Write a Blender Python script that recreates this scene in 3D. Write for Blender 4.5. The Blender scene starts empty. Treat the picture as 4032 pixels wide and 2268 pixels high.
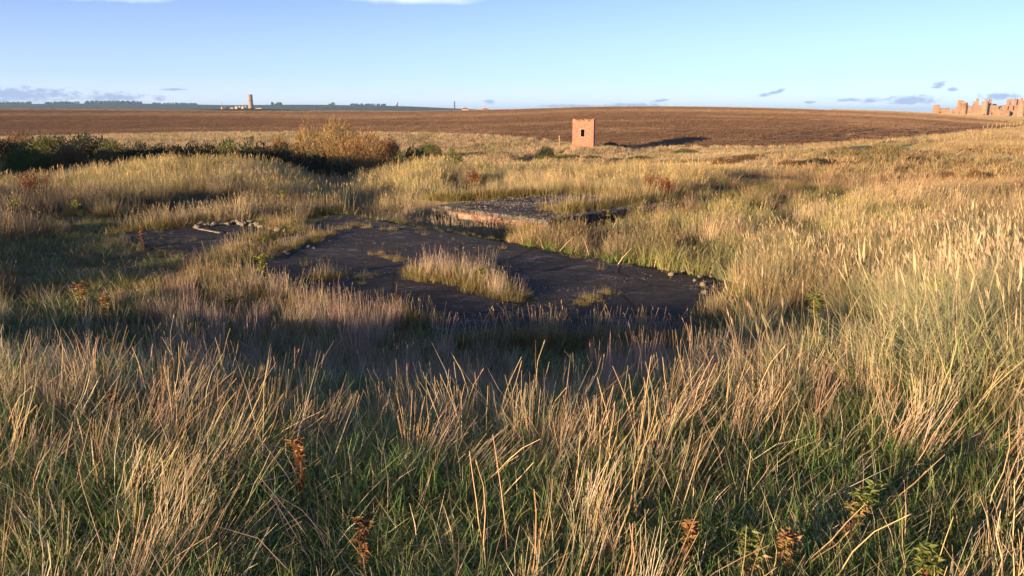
import bpy, bmesh, math, random
import numpy as np
from mathutils import Vector, Matrix

sc = bpy.context.scene
R = math.radians
COL = sc.collection

# ------------------------------------------------------------------ camera
FPX = 3046.0; PITCH = R(12.84); EYE = 1.70
cam_d = bpy.data.cameras.new('camera')
cam_d.sensor_width = 36.0; cam_d.lens = 36.0 * FPX / 4032.0
cam_d.clip_start = 0.05; cam_d.clip_end = 60000
cam = bpy.data.objects.new('camera', cam_d)
cam.location = (0, 0, EYE); cam.rotation_euler = (math.pi / 2 - PITCH, 0, 0)
COL.objects.link(cam); sc.camera = cam

# ------------------------------------------------------------------ sun and sky
SUN_AZ, SUN_EL = 228.0, 6.6          # clockwise from the view direction (+Y)
SKY_STRENGTH, SUN_STRENGTH, EXPOSURE = 0.15, 5.0, 1.42
sun_d = bpy.data.lights.new('sun', 'SUN'); sun_d.energy = SUN_STRENGTH; sun_d.angle = R(0.55)
sun_d.color = (1.0, 0.705, 0.41)
sun = bpy.data.objects.new('sun', sun_d); COL.objects.link(sun)
to_sun = Vector((math.sin(R(SUN_AZ)) * math.cos(R(SUN_EL)), math.cos(R(SUN_AZ)) * math.cos(R(SUN_EL)), math.sin(R(SUN_EL))))
sun.rotation_euler = to_sun.to_track_quat('Z', 'Y').to_euler()
sun.location = to_sun * 50

world = bpy.data.worlds.new('World'); sc.world = world; world.use_nodes = True
wt = world.node_tree; wn = wt.nodes; wn.clear(); wl = wt.links

def wnode(t, **kw):
    n = wn.new(t)
    for k, v in kw.items(): setattr(n, k, v)
    return n
def wmath(op, a, b=None, clamp=False):
    n = wn.new('ShaderNodeMath'); n.operation = op; n.use_clamp = clamp
    for i, q in enumerate((a, b)):
        if q is None: continue
        if isinstance(q, (int, float)): n.inputs[i].default_value = q
        else: wl.new(q, n.inputs[i])
    return n.outputs[0]
sky = wnode('ShaderNodeTexSky', sky_type='NISHITA', sun_disc=False, sun_elevation=R(SUN_EL), sun_rotation=R(SUN_AZ))
sky.altitude = 0; sky.air_density = 0.45; sky.dust_density = 0.0; sky.ozone_density = 4.0
tc = wnode('ShaderNodeTexCoord')
sep = wnode('ShaderNodeSeparateXYZ'); wl.new(tc.outputs['Generated'], sep.inputs[0])
azd = wmath('MULTIPLY', wmath('ARCTAN2', sep.outputs[0], sep.outputs[1]), 57.29578)
eld = wmath('MULTIPLY', wmath('ARCSINE', sep.outputs[2]), 57.29578)
cmb = wnode('ShaderNodeCombineXYZ'); wl.new(azd, cmb.inputs[0]); wl.new(wmath('MULTIPLY', eld, 2.2), cmb.inputs[1])
def wnoise(scale, detail, rough=0.55):
    n = wnode('ShaderNodeTexNoise'); n.inputs['Scale'].default_value = scale
    n.inputs['Detail'].default_value = detail; n.inputs['Roughness'].default_value = rough
    wl.new(cmb.outputs[0], n.inputs['Vector']); return n.outputs[0]
n_big, n_fine = wnoise(0.35, 4), wnoise(1.9, 6, 0.62)
def ellipse(a0, e0, ra, re, slant=0.0):
    da = wmath('SUBTRACT', azd, a0)
    de = wmath('SUBTRACT', wmath('SUBTRACT', eld, e0), wmath('MULTIPLY', da, slant))
    da = wmath('DIVIDE', da, ra); de = wmath('DIVIDE', de, re)
    return wmath('SUBTRACT', 1.0, wmath('SQRT', wmath('ADD', wmath('MULTIPLY', da, da), wmath('MULTIPLY', de, de))))
# small slate-blue clouds low over the horizon (azimuth, elevation, half sizes in degrees)
CL = [(-32.0, 1.0, 5.2, 0.62, 0), (-39.0, 1.05, 5.0, 0.6, 0), (-26.6, 0.92, 2.3, 0.42, 0), (-23.0, 1.42, 1.15, 0.12, 0),
      (-23.9, 0.85, 0.55, 0.25, 0), (26.6, 0.72, 2.0, 0.40, 0.03), (24.2, 0.72, 0.9, 0.22, 0.1), (22.9, 0.75, 0.8, 0.2, 0.05),
      (18.3, 1.30, 0.75, 0.20, 0.25), (17.6, 1.12, 0.6, 0.15, 0.1), (28.1, 1.65, 0.7, 0.25, 0.35), (28.9, 1.35, 0.5, 0.2, 0.1),
      (31.5, 0.9, 1.4, 0.3, 0), (10.5, 0.75, 0.8, 0.16, 0.1), (20.5, 0.62, 0.6, 0.13, 0), (8.6, 0.45, 3.0, 0.2, 0), (40, 1.0, 3.0, 0.45, 0),
      (4.0, 0.4, 3.0, 0.16, 0), (-1.6, 0.7, 0.6, 0.24, 0)]
tot = None
for c in CL:
    e = ellipse(*c); tot = e if tot is None else wmath('MAXIMUM', tot, e)
shape = wmath('ADD', tot, wmath('MULTIPLY', wmath('SUBTRACT', n_fine, 0.56), 2.3))
m_cloud = wmath('MULTIPLY', wmath('MULTIPLY', shape, 1.9, True), 0.80)
# pale veil bank low down and thin high streaks
veil = wmath('MULTIPLY', wmath('SUBTRACT', 1.0, wmath('DIVIDE', wmath('ABSOLUTE', wmath('SUBTRACT', eld, 0.9)), 1.5), True), wmath('MULTIPLY', n_big, 0.55))
tot2 = None
for c in [(-29, 7.2, 8.5, 0.55, 0.01), (-8, 7.75, 6.5, 0.5, -0.01), (-20, 10, 12, 0.7, 0), (20, 12, 14, 0.8, 0.02), (60, 9, 12, 0.8, 0), (-70, 9, 12, 0.9, 0)]:
    e = ellipse(*c); tot2 = e if tot2 is None else wmath('MAXIMUM', tot2, e)
m_streak = wmath('MULTIPLY', wmath('ADD', tot2, wmath('MULTIPLY', wmath('SUBTRACT', n_big, 0.42), 1.1)), 0.8, True)
hs = wnode('ShaderNodeHueSaturation'); hs.inputs['Saturation'].default_value = 0.79; hs.inputs['Value'].default_value = 0.70
wl.new(sky.outputs[0], hs.inputs['Color'])
def wmix(a, fac, col):
    m = wnode('ShaderNodeMix', data_type='RGBA'); wl.new(fac, m.inputs[0]); wl.new(a, m.inputs[6]); m.inputs[7].default_value = col; return m.outputs[2]
SKYC = hs.outputs['Color']
pale = wmath('POWER', wmath('SUBTRACT', 1.0, wmath('DIVIDE', eld, 11.0), True), 1.6)
SKYC = wmix(SKYC, wmath('MULTIPLY', pale, 0.62), (2.10, 2.20, 2.30, 1))
SKYC = wmix(SKYC, veil, (2.9, 2.75, 2.9, 1))
SKYC = wmix(SKYC, m_streak, (3.6, 3.7, 4.1, 1))
SKYC = wmix(SKYC, m_cloud, (0.95, 1.25, 2.05, 1))
bg = wnode('ShaderNodeBackground'); bg.inputs['Strength'].default_value = SKY_STRENGTH
wl.new(SKYC, bg.inputs['Color'])
wo = wnode('ShaderNodeOutputWorld'); wl.new(bg.outputs[0], wo.inputs['Surface'])

world.cycles.sampling_method = 'MANUAL'; world.cycles.sample_map_resolution = 512
sc.view_settings.view_transform = 'Standard'; sc.view_settings.look = 'None'
sc.view_settings.exposure = EXPOSURE; sc.view_settings.gamma = 1.0; sc.view_settings.use_curve_mapping = False
sc.render.engine = 'CYCLES'
cy = sc.cycles
cy.max_bounces = 4; cy.diffuse_bounces = 2; cy.glossy_bounces = 2; cy.transmission_bounces = 3; cy.volume_bounces = 0
cy.use_denoising = True; cy.sample_clamp_indirect = 6.0

# ------------------------------------------------------------------ helpers
rng = np.random.default_rng(7); random.seed(7)
CP, SP = math.cos(PITCH), math.sin(PITCH)
def ray(u, v):
    a = (u - 2016.0) / FPX; b = (v - 1134.0) / FPX
    return a, CP - b * SP, -SP - b * CP
def at(u, v, Y):                       # point of the photographed place seen at (u, v), Y metres ahead
    a, y, z = ray(u, v); t = Y / y
    return Vector((a * t, Y, EYE + z * t))
def zv(v, Y): return at(2016, v, Y).z
def pix(x, y, z):                      # where a point falls in the photograph (numpy)
    zz = z - EYE; d = y * CP - zz * SP; up = y * SP + zz * CP
    d = np.where(d < 0.05, 0.05, d)
    return 2016 + FPX * x / d, 1134 - FPX * up / d

def tag(o, label=None, cat=None, group=None, kind=None):
    if label: o['label'] = label
    if cat: o['category'] = cat
    if group: o['group'] = group
    if kind: o['kind'] = kind
    return o
def empty(name, loc, rz=0.0):
    o = bpy.data.objects.new(name, None); o.location = loc; o.rotation_euler = (0, 0, rz); o.empty_display_size = 0.2
    COL.objects.link(o); return o
def mesh_obj(name, verts, faces, m=None, parent=None, smooth=False, col=None, link=True):
    me = bpy.data.meshes.new(name)
    me.from_pydata([tuple(v) for v in verts], [], [tuple(f) for f in faces]); me.update()
    if smooth: me.polygons.foreach_set('use_smooth', [True] * len(me.polygons))
    if col is not None:
        a = me.color_attributes.new('Col', 'FLOAT_COLOR', 'POINT')
        c4 = np.ones((len(verts), 4), np.float32); c4[:, :3] = col
        a.data.foreach_set('color', c4.ravel())
    if m is not None: me.materials.append(m)
    o = bpy.data.objects.new(name, me)
    if link: COL.objects.link(o)
    if parent is not None: o.parent = parent
    return o
def data_obj(name, me, parent=None):
    o = bpy.data.objects.new(name, me); COL.objects.link(o)
    if parent is not None: o.parent = parent
    return o
def copy_tree(o, parent=None):
    c = o.copy(); COL.objects.link(c); c.parent = parent
    for ch in list(o.children): copy_tree(ch, c)
    return c

class MB:
    def __init__(s): s.v = []; s.f = []
    def box(s, x0, x1, y0, y1, z0, z1):
        b = len(s.v); s.v += [(x0, y0, z0), (x1, y0, z0), (x1, y1, z0), (x0, y1, z0), (x0, y0, z1), (x1, y0, z1), (x1, y1, z1), (x0, y1, z1)]
        s.f += [tuple(b + i for i in q) for q in ((0, 3, 2, 1), (4, 5, 6, 7), (0, 1, 5, 4), (1, 2, 6, 5), (2, 3, 7, 6), (3, 0, 4, 7))]
    def prism(s, pts, z0, z1):           # polygon, counter-clockwise
        b = len(s.v); n = len(pts)
        s.v += [(p[0], p[1], z0) for p in pts] + [(p[0], p[1], z1) for p in pts]
        s.f.append(tuple(b + n + i for i in range(n))); s.f.append(tuple(b + n - 1 - i for i in range(n)))
        for i in range(n): j = (i + 1) % n; s.f.append((b + i, b + j, b + n + j, b + n + i))
    def lathe(s, prof, n=20, cx=0, cy=0, cap=True):
        b = len(s.v)
        for r, z in prof:
            for i in range(n): a = 2 * math.pi * i / n; s.v.append((cx + r * math.cos(a), cy + r * math.sin(a), z))
        for k in range(len(prof) - 1):
            for i in range(n):
                j = (i + 1) % n; s.f.append((b + k * n + i, b + k * n + j, b + (k + 1) * n + j, b + (k + 1) * n + i))
        if cap: s.f.append(tuple(b + (len(prof) - 1) * n + i for i in range(n)))
    def tube(s, pts, radii, n=4):
        b = len(s.v); pts = [Vector(p) for p in pts]
        for k, p in enumerate(pts):
            d = (pts[min(k + 1, len(pts) - 1)] - pts[max(k - 1, 0)]).normalized()
            a = d.orthogonal().normalized(); c = d.cross(a)
            for i in range(n):
                t = 2 * math.pi * i / n; s.v.append(tuple(p + (a * math.cos(t) + c * math.sin(t)) * radii[k]))
        for k in range(len(pts) - 1):
            for i in range(n):
                j = (i + 1) % n; s.f.append((b + k * n + i, b + k * n + j, b + (k + 1) * n + j, b + (k + 1) * n + i))
    def leaf(s, p, d, L, W, up=None, fold=0.25):
        p = Vector(p); d = Vector(d).normalized(); up = Vector(up) if up else Vector((random.gauss(0, 1), random.gauss(0, 1), 1.2))
        w = d.cross(up)
        if w.length < 1e-4: w = d.orthogonal()
        w.normalize(); nrm = w.cross(d); b = len(s.v)
        mid = p + d * L * 0.45
        s.v += [tuple(p), tuple(mid + w * W * .5 + nrm * W * fold), tuple(p + d * L), tuple(mid - w * W * .5 + nrm * W * fold), tuple(mid)]
        s.f += [(b, b + 1, b + 4), (b + 1, b + 2, b + 4), (b + 2, b + 3, b + 4), (b + 3, b, b + 4)]
    def build(s, name, m=None, parent=None, smooth=False, link=True): return mesh_obj(name, s.v, s.f, m, parent, smooth, link=link)

# ---- numpy value noise
_perm = rng.permutation(4096)
_vals = rng.random(4096)
def vnoise(x, y, s=1.0, seed=0):
    x = np.asarray(x, float) / s + 17.3 * seed; y = np.asarray(y, float) / s - 9.1 * seed
    xi = np.floor(x).astype(np.int64); yi = np.floor(y).astype(np.int64); fx = x - xi; fy = y - yi
    fx = fx * fx * (3 - 2 * fx); fy = fy * fy * (3 - 2 * fy)
    def h(a, b): return _vals[_perm[(a + _perm[(b + seed * 131) & 4095]) & 4095]]
    return (h(xi, yi) * (1 - fx) + h(xi + 1, yi) * fx) * (1 - fy) + (h(xi, yi + 1) * (1 - fx) + h(xi + 1, yi + 1) * fx) * fy
def fbm(x, y, s, o=3, seed=0):
    t = 0; a = 1; n = 0
    for k in range(o): t = t + a * vnoise(x, y, s / 2 ** k, seed + k); n += a; a *= .5
    return t / n
def sstep(a, b, x): t = np.clip((x - a) / (b - a), 0, 1); return t * t * (3 - 2 * t)

# ------------------------------------------------------------------ materials
class Mat:
    def __init__(s, name):
        s.m = bpy.data.materials.new(name); s.m.use_nodes = True; s.t = s.m.node_tree; s.n = s.t.nodes; s.l = s.t.links
        s.b = s.n['Principled BSDF']; s.out = s.n['Material Output']; s.b.inputs['Roughness'].default_value = 0.85
        s.b.inputs['Specular IOR Level'].default_value = 0.25
    def node(s, t, **kw):
        n = s.n.new(t)
        for k, v in kw.items(): setattr(n, k, v)
        return n
    def put(s, sock, q):
        if isinstance(q, (int, float)): sock.default_value = q
        elif isinstance(q, tuple): sock.default_value = q if len(q) != 3 or sock.type != 'RGBA' else q + (1,)
        else: s.l.new(q, sock)
    def coord(s, kind='Object', scale=(1, 1, 1), rot=(0, 0, 0)):
        c = s.node('ShaderNodeTexCoord'); m = s.node('ShaderNodeMapping'); m.inputs['Scale'].default_value = scale; m.inputs['Rotation'].default_value = rot
        s.l.new(c.outputs[kind], m.inputs[0]); return m.outputs[0]
    def noise(s, scale, detail=4, rough=.55, vec=None, dist=0.0):
        n = s.node('ShaderNodeTexNoise'); n.inputs['Scale'].default_value = scale; n.inputs['Detail'].default_value = detail
        n.inputs['Roughness'].default_value = rough; n.inputs['Distortion'].default_value = dist
        s.l.new(vec if vec is not None else s.coord(), n.inputs['Vector']); return n.outputs[0]
    def ramp(s, fac, stops, interp='LINEAR'):
        r = s.node('ShaderNodeValToRGB'); r.color_ramp.interpolation = interp; e = r.color_ramp.elements
        while len(e) < len(stops): e.new(0.5)
        for k, (p, c) in enumerate(stops):
            e[k].position = p; e[k].color = (c, c, c, 1) if isinstance(c, (int, float)) else tuple(c) + (1,)
        s.l.new(fac, r.inputs[0]); return r.outputs[0]
    def mix(s, fac, a, b, mode='MIX'):
        m = s.node('ShaderNodeMix', data_type='RGBA', blend_type=mode)
        s.put(m.inputs[0], fac); s.put(m.inputs[6], a); s.put(m.inputs[7], b); return m.outputs[2]
    def math(s, op, a, b=None, clamp=False):
        m = s.node('ShaderNodeMath', operation=op, use_clamp=clamp); s.put(m.inputs[0], a)
        if b is not None: s.put(m.inputs[1], b)
        return m.outputs[0]
    def color(s, q): s.put(s.b.inputs['Base Color'], q); return s
    def bump(s, h, strength=.5, dist=.05):
        b = s.node('ShaderNodeBump'); b.inputs['Strength'].default_value = strength; b.inputs['Distance'].default_value = dist
        s.l.new(h, b.inputs['Height']); s.l.new(b.outputs[0], s.b.inputs['Normal']); return s
    def done(s): return s.m

def simple(name, c1, c2, scale=3.0, rough=.85, bump=None, detail=5):
    m = Mat(name); n = m.noise(scale, detail); m.color(m.ramp(n, [(.3, c1), (.7, c2)])); m.b.inputs['Roughness'].default_value = rough
    if bump: m.bump(m.noise(scale * 3, 4), bump[0], bump[1])
    return m.done()

def foliage(name, c1, c2, trans=.3, scale=2.0, c3=None):
    m = Mat(name)
    g = m.node('ShaderNodeNewGeometry'); info = m.node('ShaderNodeObjectInfo')
    isl = g.outputs['Random Per Island']
    col = m.mix(isl, c1, c2)
    if c3: col = m.mix(m.ramp(m.noise(scale, 3), [(.45, 0.0), (.65, 1.0)]), col, c3)
    m.color(col); m.b.inputs['Roughness'].default_value = .6
    tr = m.node('ShaderNodeBsdfTranslucent'); m.put(tr.inputs['Color'], col)
    mx = m.node('ShaderNodeMixShader'); mx.inputs[0].default_value = trans
    m.l.new(m.b.outputs[0], mx.inputs[1]); m.l.new(tr.outputs[0], mx.inputs[2]); m.l.new(mx.outputs[0], m.out.inputs['Surface'])
    return m.done()

def grass_material():
    m = Mat('grass_blades')
    a = m.node('ShaderNodeAttribute', attribute_name='Col', attribute_type='GEOMETRY')
    t = m.node('ShaderNodeAttribute', attribute_name='tint', attribute_type='INSTANCER')
    tg = m.node('ShaderNodeAttribute', attribute_name='tint', attribute_type='GEOMETRY')
    tt = m.mix(1.0, t.outputs['Color'], tg.outputs['Color'], 'ADD')
    col = m.mix(1.0, a.outputs['Color'], tt, 'MULTIPLY')
    m.color(col); m.b.inputs['Roughness'].default_value = .55; m.b.inputs['Specular IOR Level'].default_value = .3
    tr = m.node('ShaderNodeBsdfTranslucent'); m.put(tr.inputs['Color'], col)
    mx = m.node('ShaderNodeMixShader'); mx.inputs[0].default_value = .28
    m.l.new(m.b.outputs[0], mx.inputs[1]); m.l.new(tr.outputs[0], mx.inputs[2]); m.l.new(mx.outputs[0], m.out.inputs['Surface'])
    return m.done()
M_GRASS = grass_material()

def ground_material():
    m = Mat('thatch_soil')
    n = m.noise(.35, 6, .6); n2 = m.noise(6, 5, .7)
    c = m.ramp(n, [(.3, (.13, .10, .045)), (.5, (.20, .145, .075)), (.7, (.25, .19, .105))])
    c = m.mix(m.ramp(n2, [(.35, 0.0), (.7, .6)]), c, (.075, .065, .025))
    m.color(c); m.b.inputs['Roughness'].default_value = 1; m.bump(n2, .9, .15); return m.done()
def field_material():
    m = Mat('ploughed_soil')
    st = m.noise(.5, 6, .7, m.coord(scale=(.05, 1.0, 1), rot=(0, 0, R(6))))
    big = m.noise(.012, 4, .55, m.coord(scale=(.35, 1.0, 1)))
    clod = m.noise(3.5, 4, .75)
    c = m.ramp(big, [(.36, (.19, .112, .066)), (.52, (.235, .142, .084)), (.70, (.30, .19, .11))])
    c = m.mix(m.ramp(st, [(.48, 0.0), (.75, .7)]), c, (.33, .22, .12))
    c = m.mix(m.ramp(clod, [(.3, .5), (.55, 0.0)]), c, (.10, .055, .03))
    m.color(c); m.b.inputs['Roughness'].default_value = 1; m.b.inputs['Specular IOR Level'].default_value = .05
    m.bump(clod, 1.0, .25); return m.done()
def farland_material():
    m = Mat('far_pasture')
    v = m.node('ShaderNodeTexVoronoi'); v.inputs['Scale'].default_value = .0028; m.l.new(m.coord(scale=(1, .5, 1)), v.inputs['Vector'])
    c = m.ramp(v.outputs['Color'], [(.2, (.05, .075, .03)), (.5, (.10, .085, .05)), (.8, (.045, .09, .04))])
    n = m.noise(.01, 5); c = m.mix(m.ramp(n, [(.45, 0.0), (.6, .5)]), c, (.12, .09, .05))
    m.color(c); m.b.inputs['Roughness'].default_value = 1; m.b.inputs['Specular IOR Level'].default_value = .05; return m.done()
def slab_material(name, pale=0.0):
    m = Mat(name)
    big = m.noise(.8, 6, .65); mid = m.noise(5, 6, .72, None, .3); fine = m.noise(26, 5, .75)
    def spots(scale, lo, hi, amt):
        v = m.node('ShaderNodeTexVoronoi'); v.inputs['Scale'].default_value = scale; m.l.new(m.coord(), v.inputs['Vector']); return m.ramp(v.outputs['Distance'], [(lo, amt), (hi, 0.0)])
    c = m.ramp(big, [(.3, (.038, .034, .034)), (.52, (.062, .055, .053)), (.75, (.100, .088, .082))])
    c = m.mix(m.ramp(mid, [(.42, .75), (.56, 0.0)]), c, (.030, .026, .025))
    c = m.mix(m.ramp(fine, [(.45, .0), (.72, .6)]), c, (.125, .103, .088))
    c = m.mix(spots(9, .03, .08, .8), c, (.30, .27, .25)); c = m.mix(spots(23, .06, .13, .6), c, (.26, .235, .215))
    lim = m.noise(.75, 7, .75, m.coord(scale=(1, 1.6, 1)), .8)
    c = m.mix(m.ramp(lim, [(.54 - .1 * pale, 0.0), (.66 - .1 * pale, .8)]), c, m.mix(m.ramp(mid, [(.4, 0.0), (.6, 1.0)]), (.11, .095, .088), (.30, .27, .25)))
    cr = m.node('ShaderNodeTexVoronoi', feature='DISTANCE_TO_EDGE'); cr.inputs['Scale'].default_value = .42; m.l.new(m.coord(), cr.inputs['Vector'])
    c = m.mix(m.ramp(m.math('ADD', cr.outputs['Distance'], m.math('MULTIPLY', mid, .03)), [(.018, .9), (.032, 0.0)]), c, (.018, .016, .010))
    moss = m.noise(1.7, 6, .7, None, .4)
    c = m.mix(m.ramp(moss, [(.56, 0.0), (.66, .9)]), c, m.mix(m.ramp(fine, [(.4, 0.0), (.6, 1.0)]), (.035, .030, .012), (.085, .070, .026)))
    m.color(c); m.b.inputs['Roughness'].default_value = .9; m.bump(m.math('ADD', fine, mid), 1.0, .05); return m.done()
M_GROUND, M_FIELD, M_FAR = ground_material(), field_material(), farland_material()
M_SLAB, M_SLAB2 = slab_material('weathered_roof_concrete'), slab_material('limy_roof_concrete', 1.0)

# ------------------------------------------------------------------ terrain heights
AZ = np.array([-180, -75, -42, -33, -25, -20, -16, -13.2, -8, 0, 5, 9, 18, 26, 30, 33, 42, 75, 180.])
def row(v): return np.array(v, float)
def vz(vs, Y, off=0.0): return np.array([zv(v, y) + off for v, y in zip(vs, np.broadcast_to(Y, len(vs)))])
KN = []
def knot(Y, z): KN.append((np.broadcast_to(np.array(Y, float), AZ.shape).copy(), np.broadcast_to(np.array(z, float), AZ.shape).copy()))
#      az     -180  -75   -42   -33   -25    -20    -16   -12.5   -8     0     5      9     18    26    30     33    42   75   180
knot(.8, 0)
knot(3.2, row([-.25, -.15, -.03, -.05, -.05, -.05, -.05, -.05, -.05, -.05, -.05, -.05, -.05, 0, 0, .02, 0, -.12, -.25]))
knot(6., row([-.6, -.45, -.3, -.36, -.45, -.52, -.58, -.62, -.66, -.66, -.64, -.58, -.38, -.2, -.15, -.1, -.1, -.4, -.6]))
knot(9.0, row([-.9, -.8, -.8, -1.05, -1.22, -1.3, -1.32, -1.3, -1.35, -1.35, -1.35, -1.3, -1.1, -.75, -.6, -.5, -.5, -.7, -.9]))
knot(16., row([-1.2, -1.2, -1.2, -1.35, -1.45, -1.48, -1.48, -1.4, -1.45, -1.5, -1.5, -1.5, -1.3, -1.1, -1.0, -.9, -.9, -1.0, -1.2]))
knot(24., row([-1.6, -1.4, -1.3, -1.45, -1.5, -1.55, -1.65, -1.8, -1.95, -1.9, -1.8, -1.7, -1.55, -1.4, -1.3, -1.25, -1.2, -1.3, -1.6]))
knot(32., row([-2, -1.8, -1.5, -1.6, -1.5, -1.5, -1.9, -2.2, -2.2, -1.95, -1.75, -1.65, -1.6, -1.6, -1.55, -1.5, -1.4, -1.6, -2]))
Y7 = row([42, 42, 40, 39, 38, 38, 40, 43, 42, 43, 43, 43, 44, 46, 46, 46, 46, 42, 42])
knot(Y7, vz([700, 700, 715, 700, 620, 606, 640, 705, 630, 634, 636, 644, 668, 682, 684, 686, 686, 700, 700], Y7, -.70))
knot(62., row([-4, -4, -4, -4.2, -5.2, -6.4, -7.2, -7.2, -6.2, -4.8, -4.4, -4.2, -3.3, -3.0, -2.9, -2.9, -2.9, -3, -4]))
knot(88., row([-4, -4, -4, -4.0, -4.6, -5.6, -6.6, -6.6, -5.8, -5.0, -4.9, -4.7, -3.7, -3.0, -2.6, -2.5, -2.4, -3, -4]))
Y10 = row([118] * 19)
knot(Y10, vz([560, 560, 552, 552, 556, 560, 566, 570, 578, 588, 590, 592, 584, 560, 552, 548, 545, 560, 560], Y10, -.85))
Y11 = row([150, 150, 150, 150, 150, 150, 150, 150, 145, 138, 128, 126, 127, 148, 185, 230, 300, 200, 150])
knot(Y11, vz([517, 517, 517, 517, 517, 517, 516, 515, 515, 530, 564, 572, 569, 547, 523, 505, 490, 510, 517], Y11, -.62))
Y11b = row([200, 200, 200, 200, 200, 200, 200, 200, 190, 175, 152, 150, 152, 175, 215, 237, 305, 250, 200])
knot(Y11b, vz([483, 483, 483, 483, 484, 484, 485, 486, 487, 492, 508, 509, 510, 505, 505, 504, 489.5, 495, 483], Y11b))
Y12 = row([450, 450, 450, 450, 450, 450, 450, 460, 480, 500, 520, 520, 520, 480, 400, 244, 310, 400, 450])
knot(Y12, vz([433, 433, 433, 433, 436, 438, 439, 439, 438, 431, 425, 424, 428, 444, 463, 503, 489, 460, 433], Y12))
Y13 = row([720] * 19)
knot(Y13, vz([440, 440, 440, 440, 442, 443, 444, 444, 443, 437, 432, 430, 430, 446, 456, 459, 460, 445, 440], Y13))
knot(1200., np.concatenate([vz([437, 437, 437, 437, 437, 436, 436, 437, 438, 439, 442, 446], 1200.), row([-14, -30, -30, -30, -30, -30, 0])]))
knot(2400., row([-8, -8, -8, -8, -8, -8, -8, -8, -8, -10, -14, -20, -40, -40, -40, -40, -40, -40, -8]))
knot(3600., np.concatenate([vz([410, 410, 410, 409, 409, 416, 413, 413, 418, 436, 447, 452], 3600.), row([-40, -40, -40, -40, -40, -40, 0])]))
knot(9000., row([-20] * 10 + [-30, -40, -60, -60, -60, -60, -60, -60, -20]))
_fa = np.arange(-180, 180.01, .25)
def _smooth(vals):
    y = np.interp(_fa, AZ, vals); k = np.exp(-.5 * (np.arange(-12, 13) / 4.5) ** 2); k /= k.sum()
    yy = np.concatenate([y[-13:-1], y, y[1:13]]); return np.convolve(yy, k, 'valid')
KY = np.array([_smooth(np.log(a)) for a, b in KN]); KZ = np.array([_smooth(b) for a, b in KN])
for k_, amp_ in ((4, .4), (5, 1.4), (6, 4.4), (7, 5.7), (8, 3.2)): KZ[k_] += amp_ * np.exp(-((_fa + 54) / 8.5) ** 2)   # high dune outside the left edge
NK = len(KN)
def knots_at(az):
    c = np.cos(np.radians(np.clip(np.abs(az), 0, 60)))
    ky = np.array([np.interp(az, _fa, KY[k]) for k in range(NK)]) - np.log(c)
    kz = np.array([np.interp(az, _fa, KZ[k]) for k in range(NK)])
    return ky, kz
CN, CT = (.726, .687), (.687, -.726)          # the roofs' across and along directions
def nt(x, y): return CN[0] * x + CN[1] * y, CT[0] * x + CT[1] * y
def xy(n, t): return CN[0] * n + CT[0] * t, CN[1] * n + CT[1] * t
def in_rect(x, y, n0, n1, t0, t1, soft):
    n, t = nt(x, y); d = np.maximum(np.maximum(n0 - n, n - n1), np.maximum(t0 - t, t - t1)); return 1 - sstep(0, soft, d)
TOWER = at(2298, 588, 118.0)
def height(x, y):
    x = np.asarray(x, float); y = np.asarray(y, float)
    az = np.degrees(np.arctan2(x, y)); lr = np.log(np.maximum(np.hypot(x, y), .3))
    ky, kz = knots_at(az)
    d = np.diff(ky, axis=0); s = np.diff(kz, axis=0) / d
    m = np.zeros_like(kz); p = s[:-1] * s[1:]
    m[1:-1] = np.where(p > 0, 2 * p / (s[:-1] + s[1:] + 1e-12), 0)
    k = np.clip((lr[None] >= ky).sum(0) - 1, 0, NK - 2); I = np.arange(len(lr)); lr = np.clip(lr, ky[0], ky[-1])
    h = d[k, I]; t = (lr - ky[k, I]) / h
    z = (2 * t ** 3 - 3 * t ** 2 + 1) * kz[k, I] + (t ** 3 - 2 * t ** 2 + t) * h * m[k, I] + (-2 * t ** 3 + 3 * t ** 2) * kz[k + 1, I] + (t ** 3 - t ** 2) * h * m[k + 1, I]
    r = np.hypot(x, y)
    a1 = sstep(3, 8, r) * (1 - sstep(46, 60, r)); a2 = sstep(46, 60, r) * (1 - sstep(112, 128, r)); a3 = sstep(140, 220, r) * (1 - sstep(420, 700, r))
    z = z + a1 * ((fbm(x, y, 5.5, 2, 3) - .5) * .45 + (vnoise(x, y, 1.3, 9) - .5) * .16) + a2 * (fbm(x, y, 13, 3, 5) - .5) * (2.0 - 1.4 * sstep(80, 105, r)) + a3 * (fbm(x, y, 120, 2, 8) - .5) * 1.6
    z = z + sstep(500, 3000, r) * (fbm(x, y, 900, 3, 12) - .5) * 9 * sstep(900, 3000, r)
    # level ground under and round the roofs
    for (n0, n1, t0, t1, zt, so) in ((5.5, 11.9, -20.3, -5.6, -1.245, 1.2), (15.7, 21.9, -20.3, -15.0, -1.62, 1.2)):
        w = in_rect(x, y, n0, n1, t0, t1, so); z = z * (1 - w) + (zt if zt > -1.3 else np.minimum(z, zt)) * w
    w = in_rect(x, y, 14.2, 15.6, -20.8, -15.2, .8); z = z * (1 - w) + np.minimum(z, -1.82) * w
    # knoll under the brick tower, and the gully left of it
    dt = np.hypot((x - TOWER.x), (y - TOWER.y)); w = 1 - sstep(2.5, 11, dt); z = z * (1 - w) + TOWER.z * w
    g = np.exp(-((x - 4.6 - (y - 112) * .25) / 2.2) ** 2 - ((y - 110) / 8.0) ** 2); z = z - 2.2 * g * (dt > 3)
    # rounded knoll with the small cave at the right
    z = z + 1.5 * np.exp(-((x - 33.5) / 6.0) ** 2 - ((y - 73) / 7.0) ** 2)
    # rise under the far round tower
    z = z + 3.0 * np.exp(-((x + 395) / 75.0) ** 2 - ((y - 1200) / 130.0) ** 2)
    return z
def hz(x, y): return float(height(np.array([x]), np.array([y]))[0])

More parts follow.
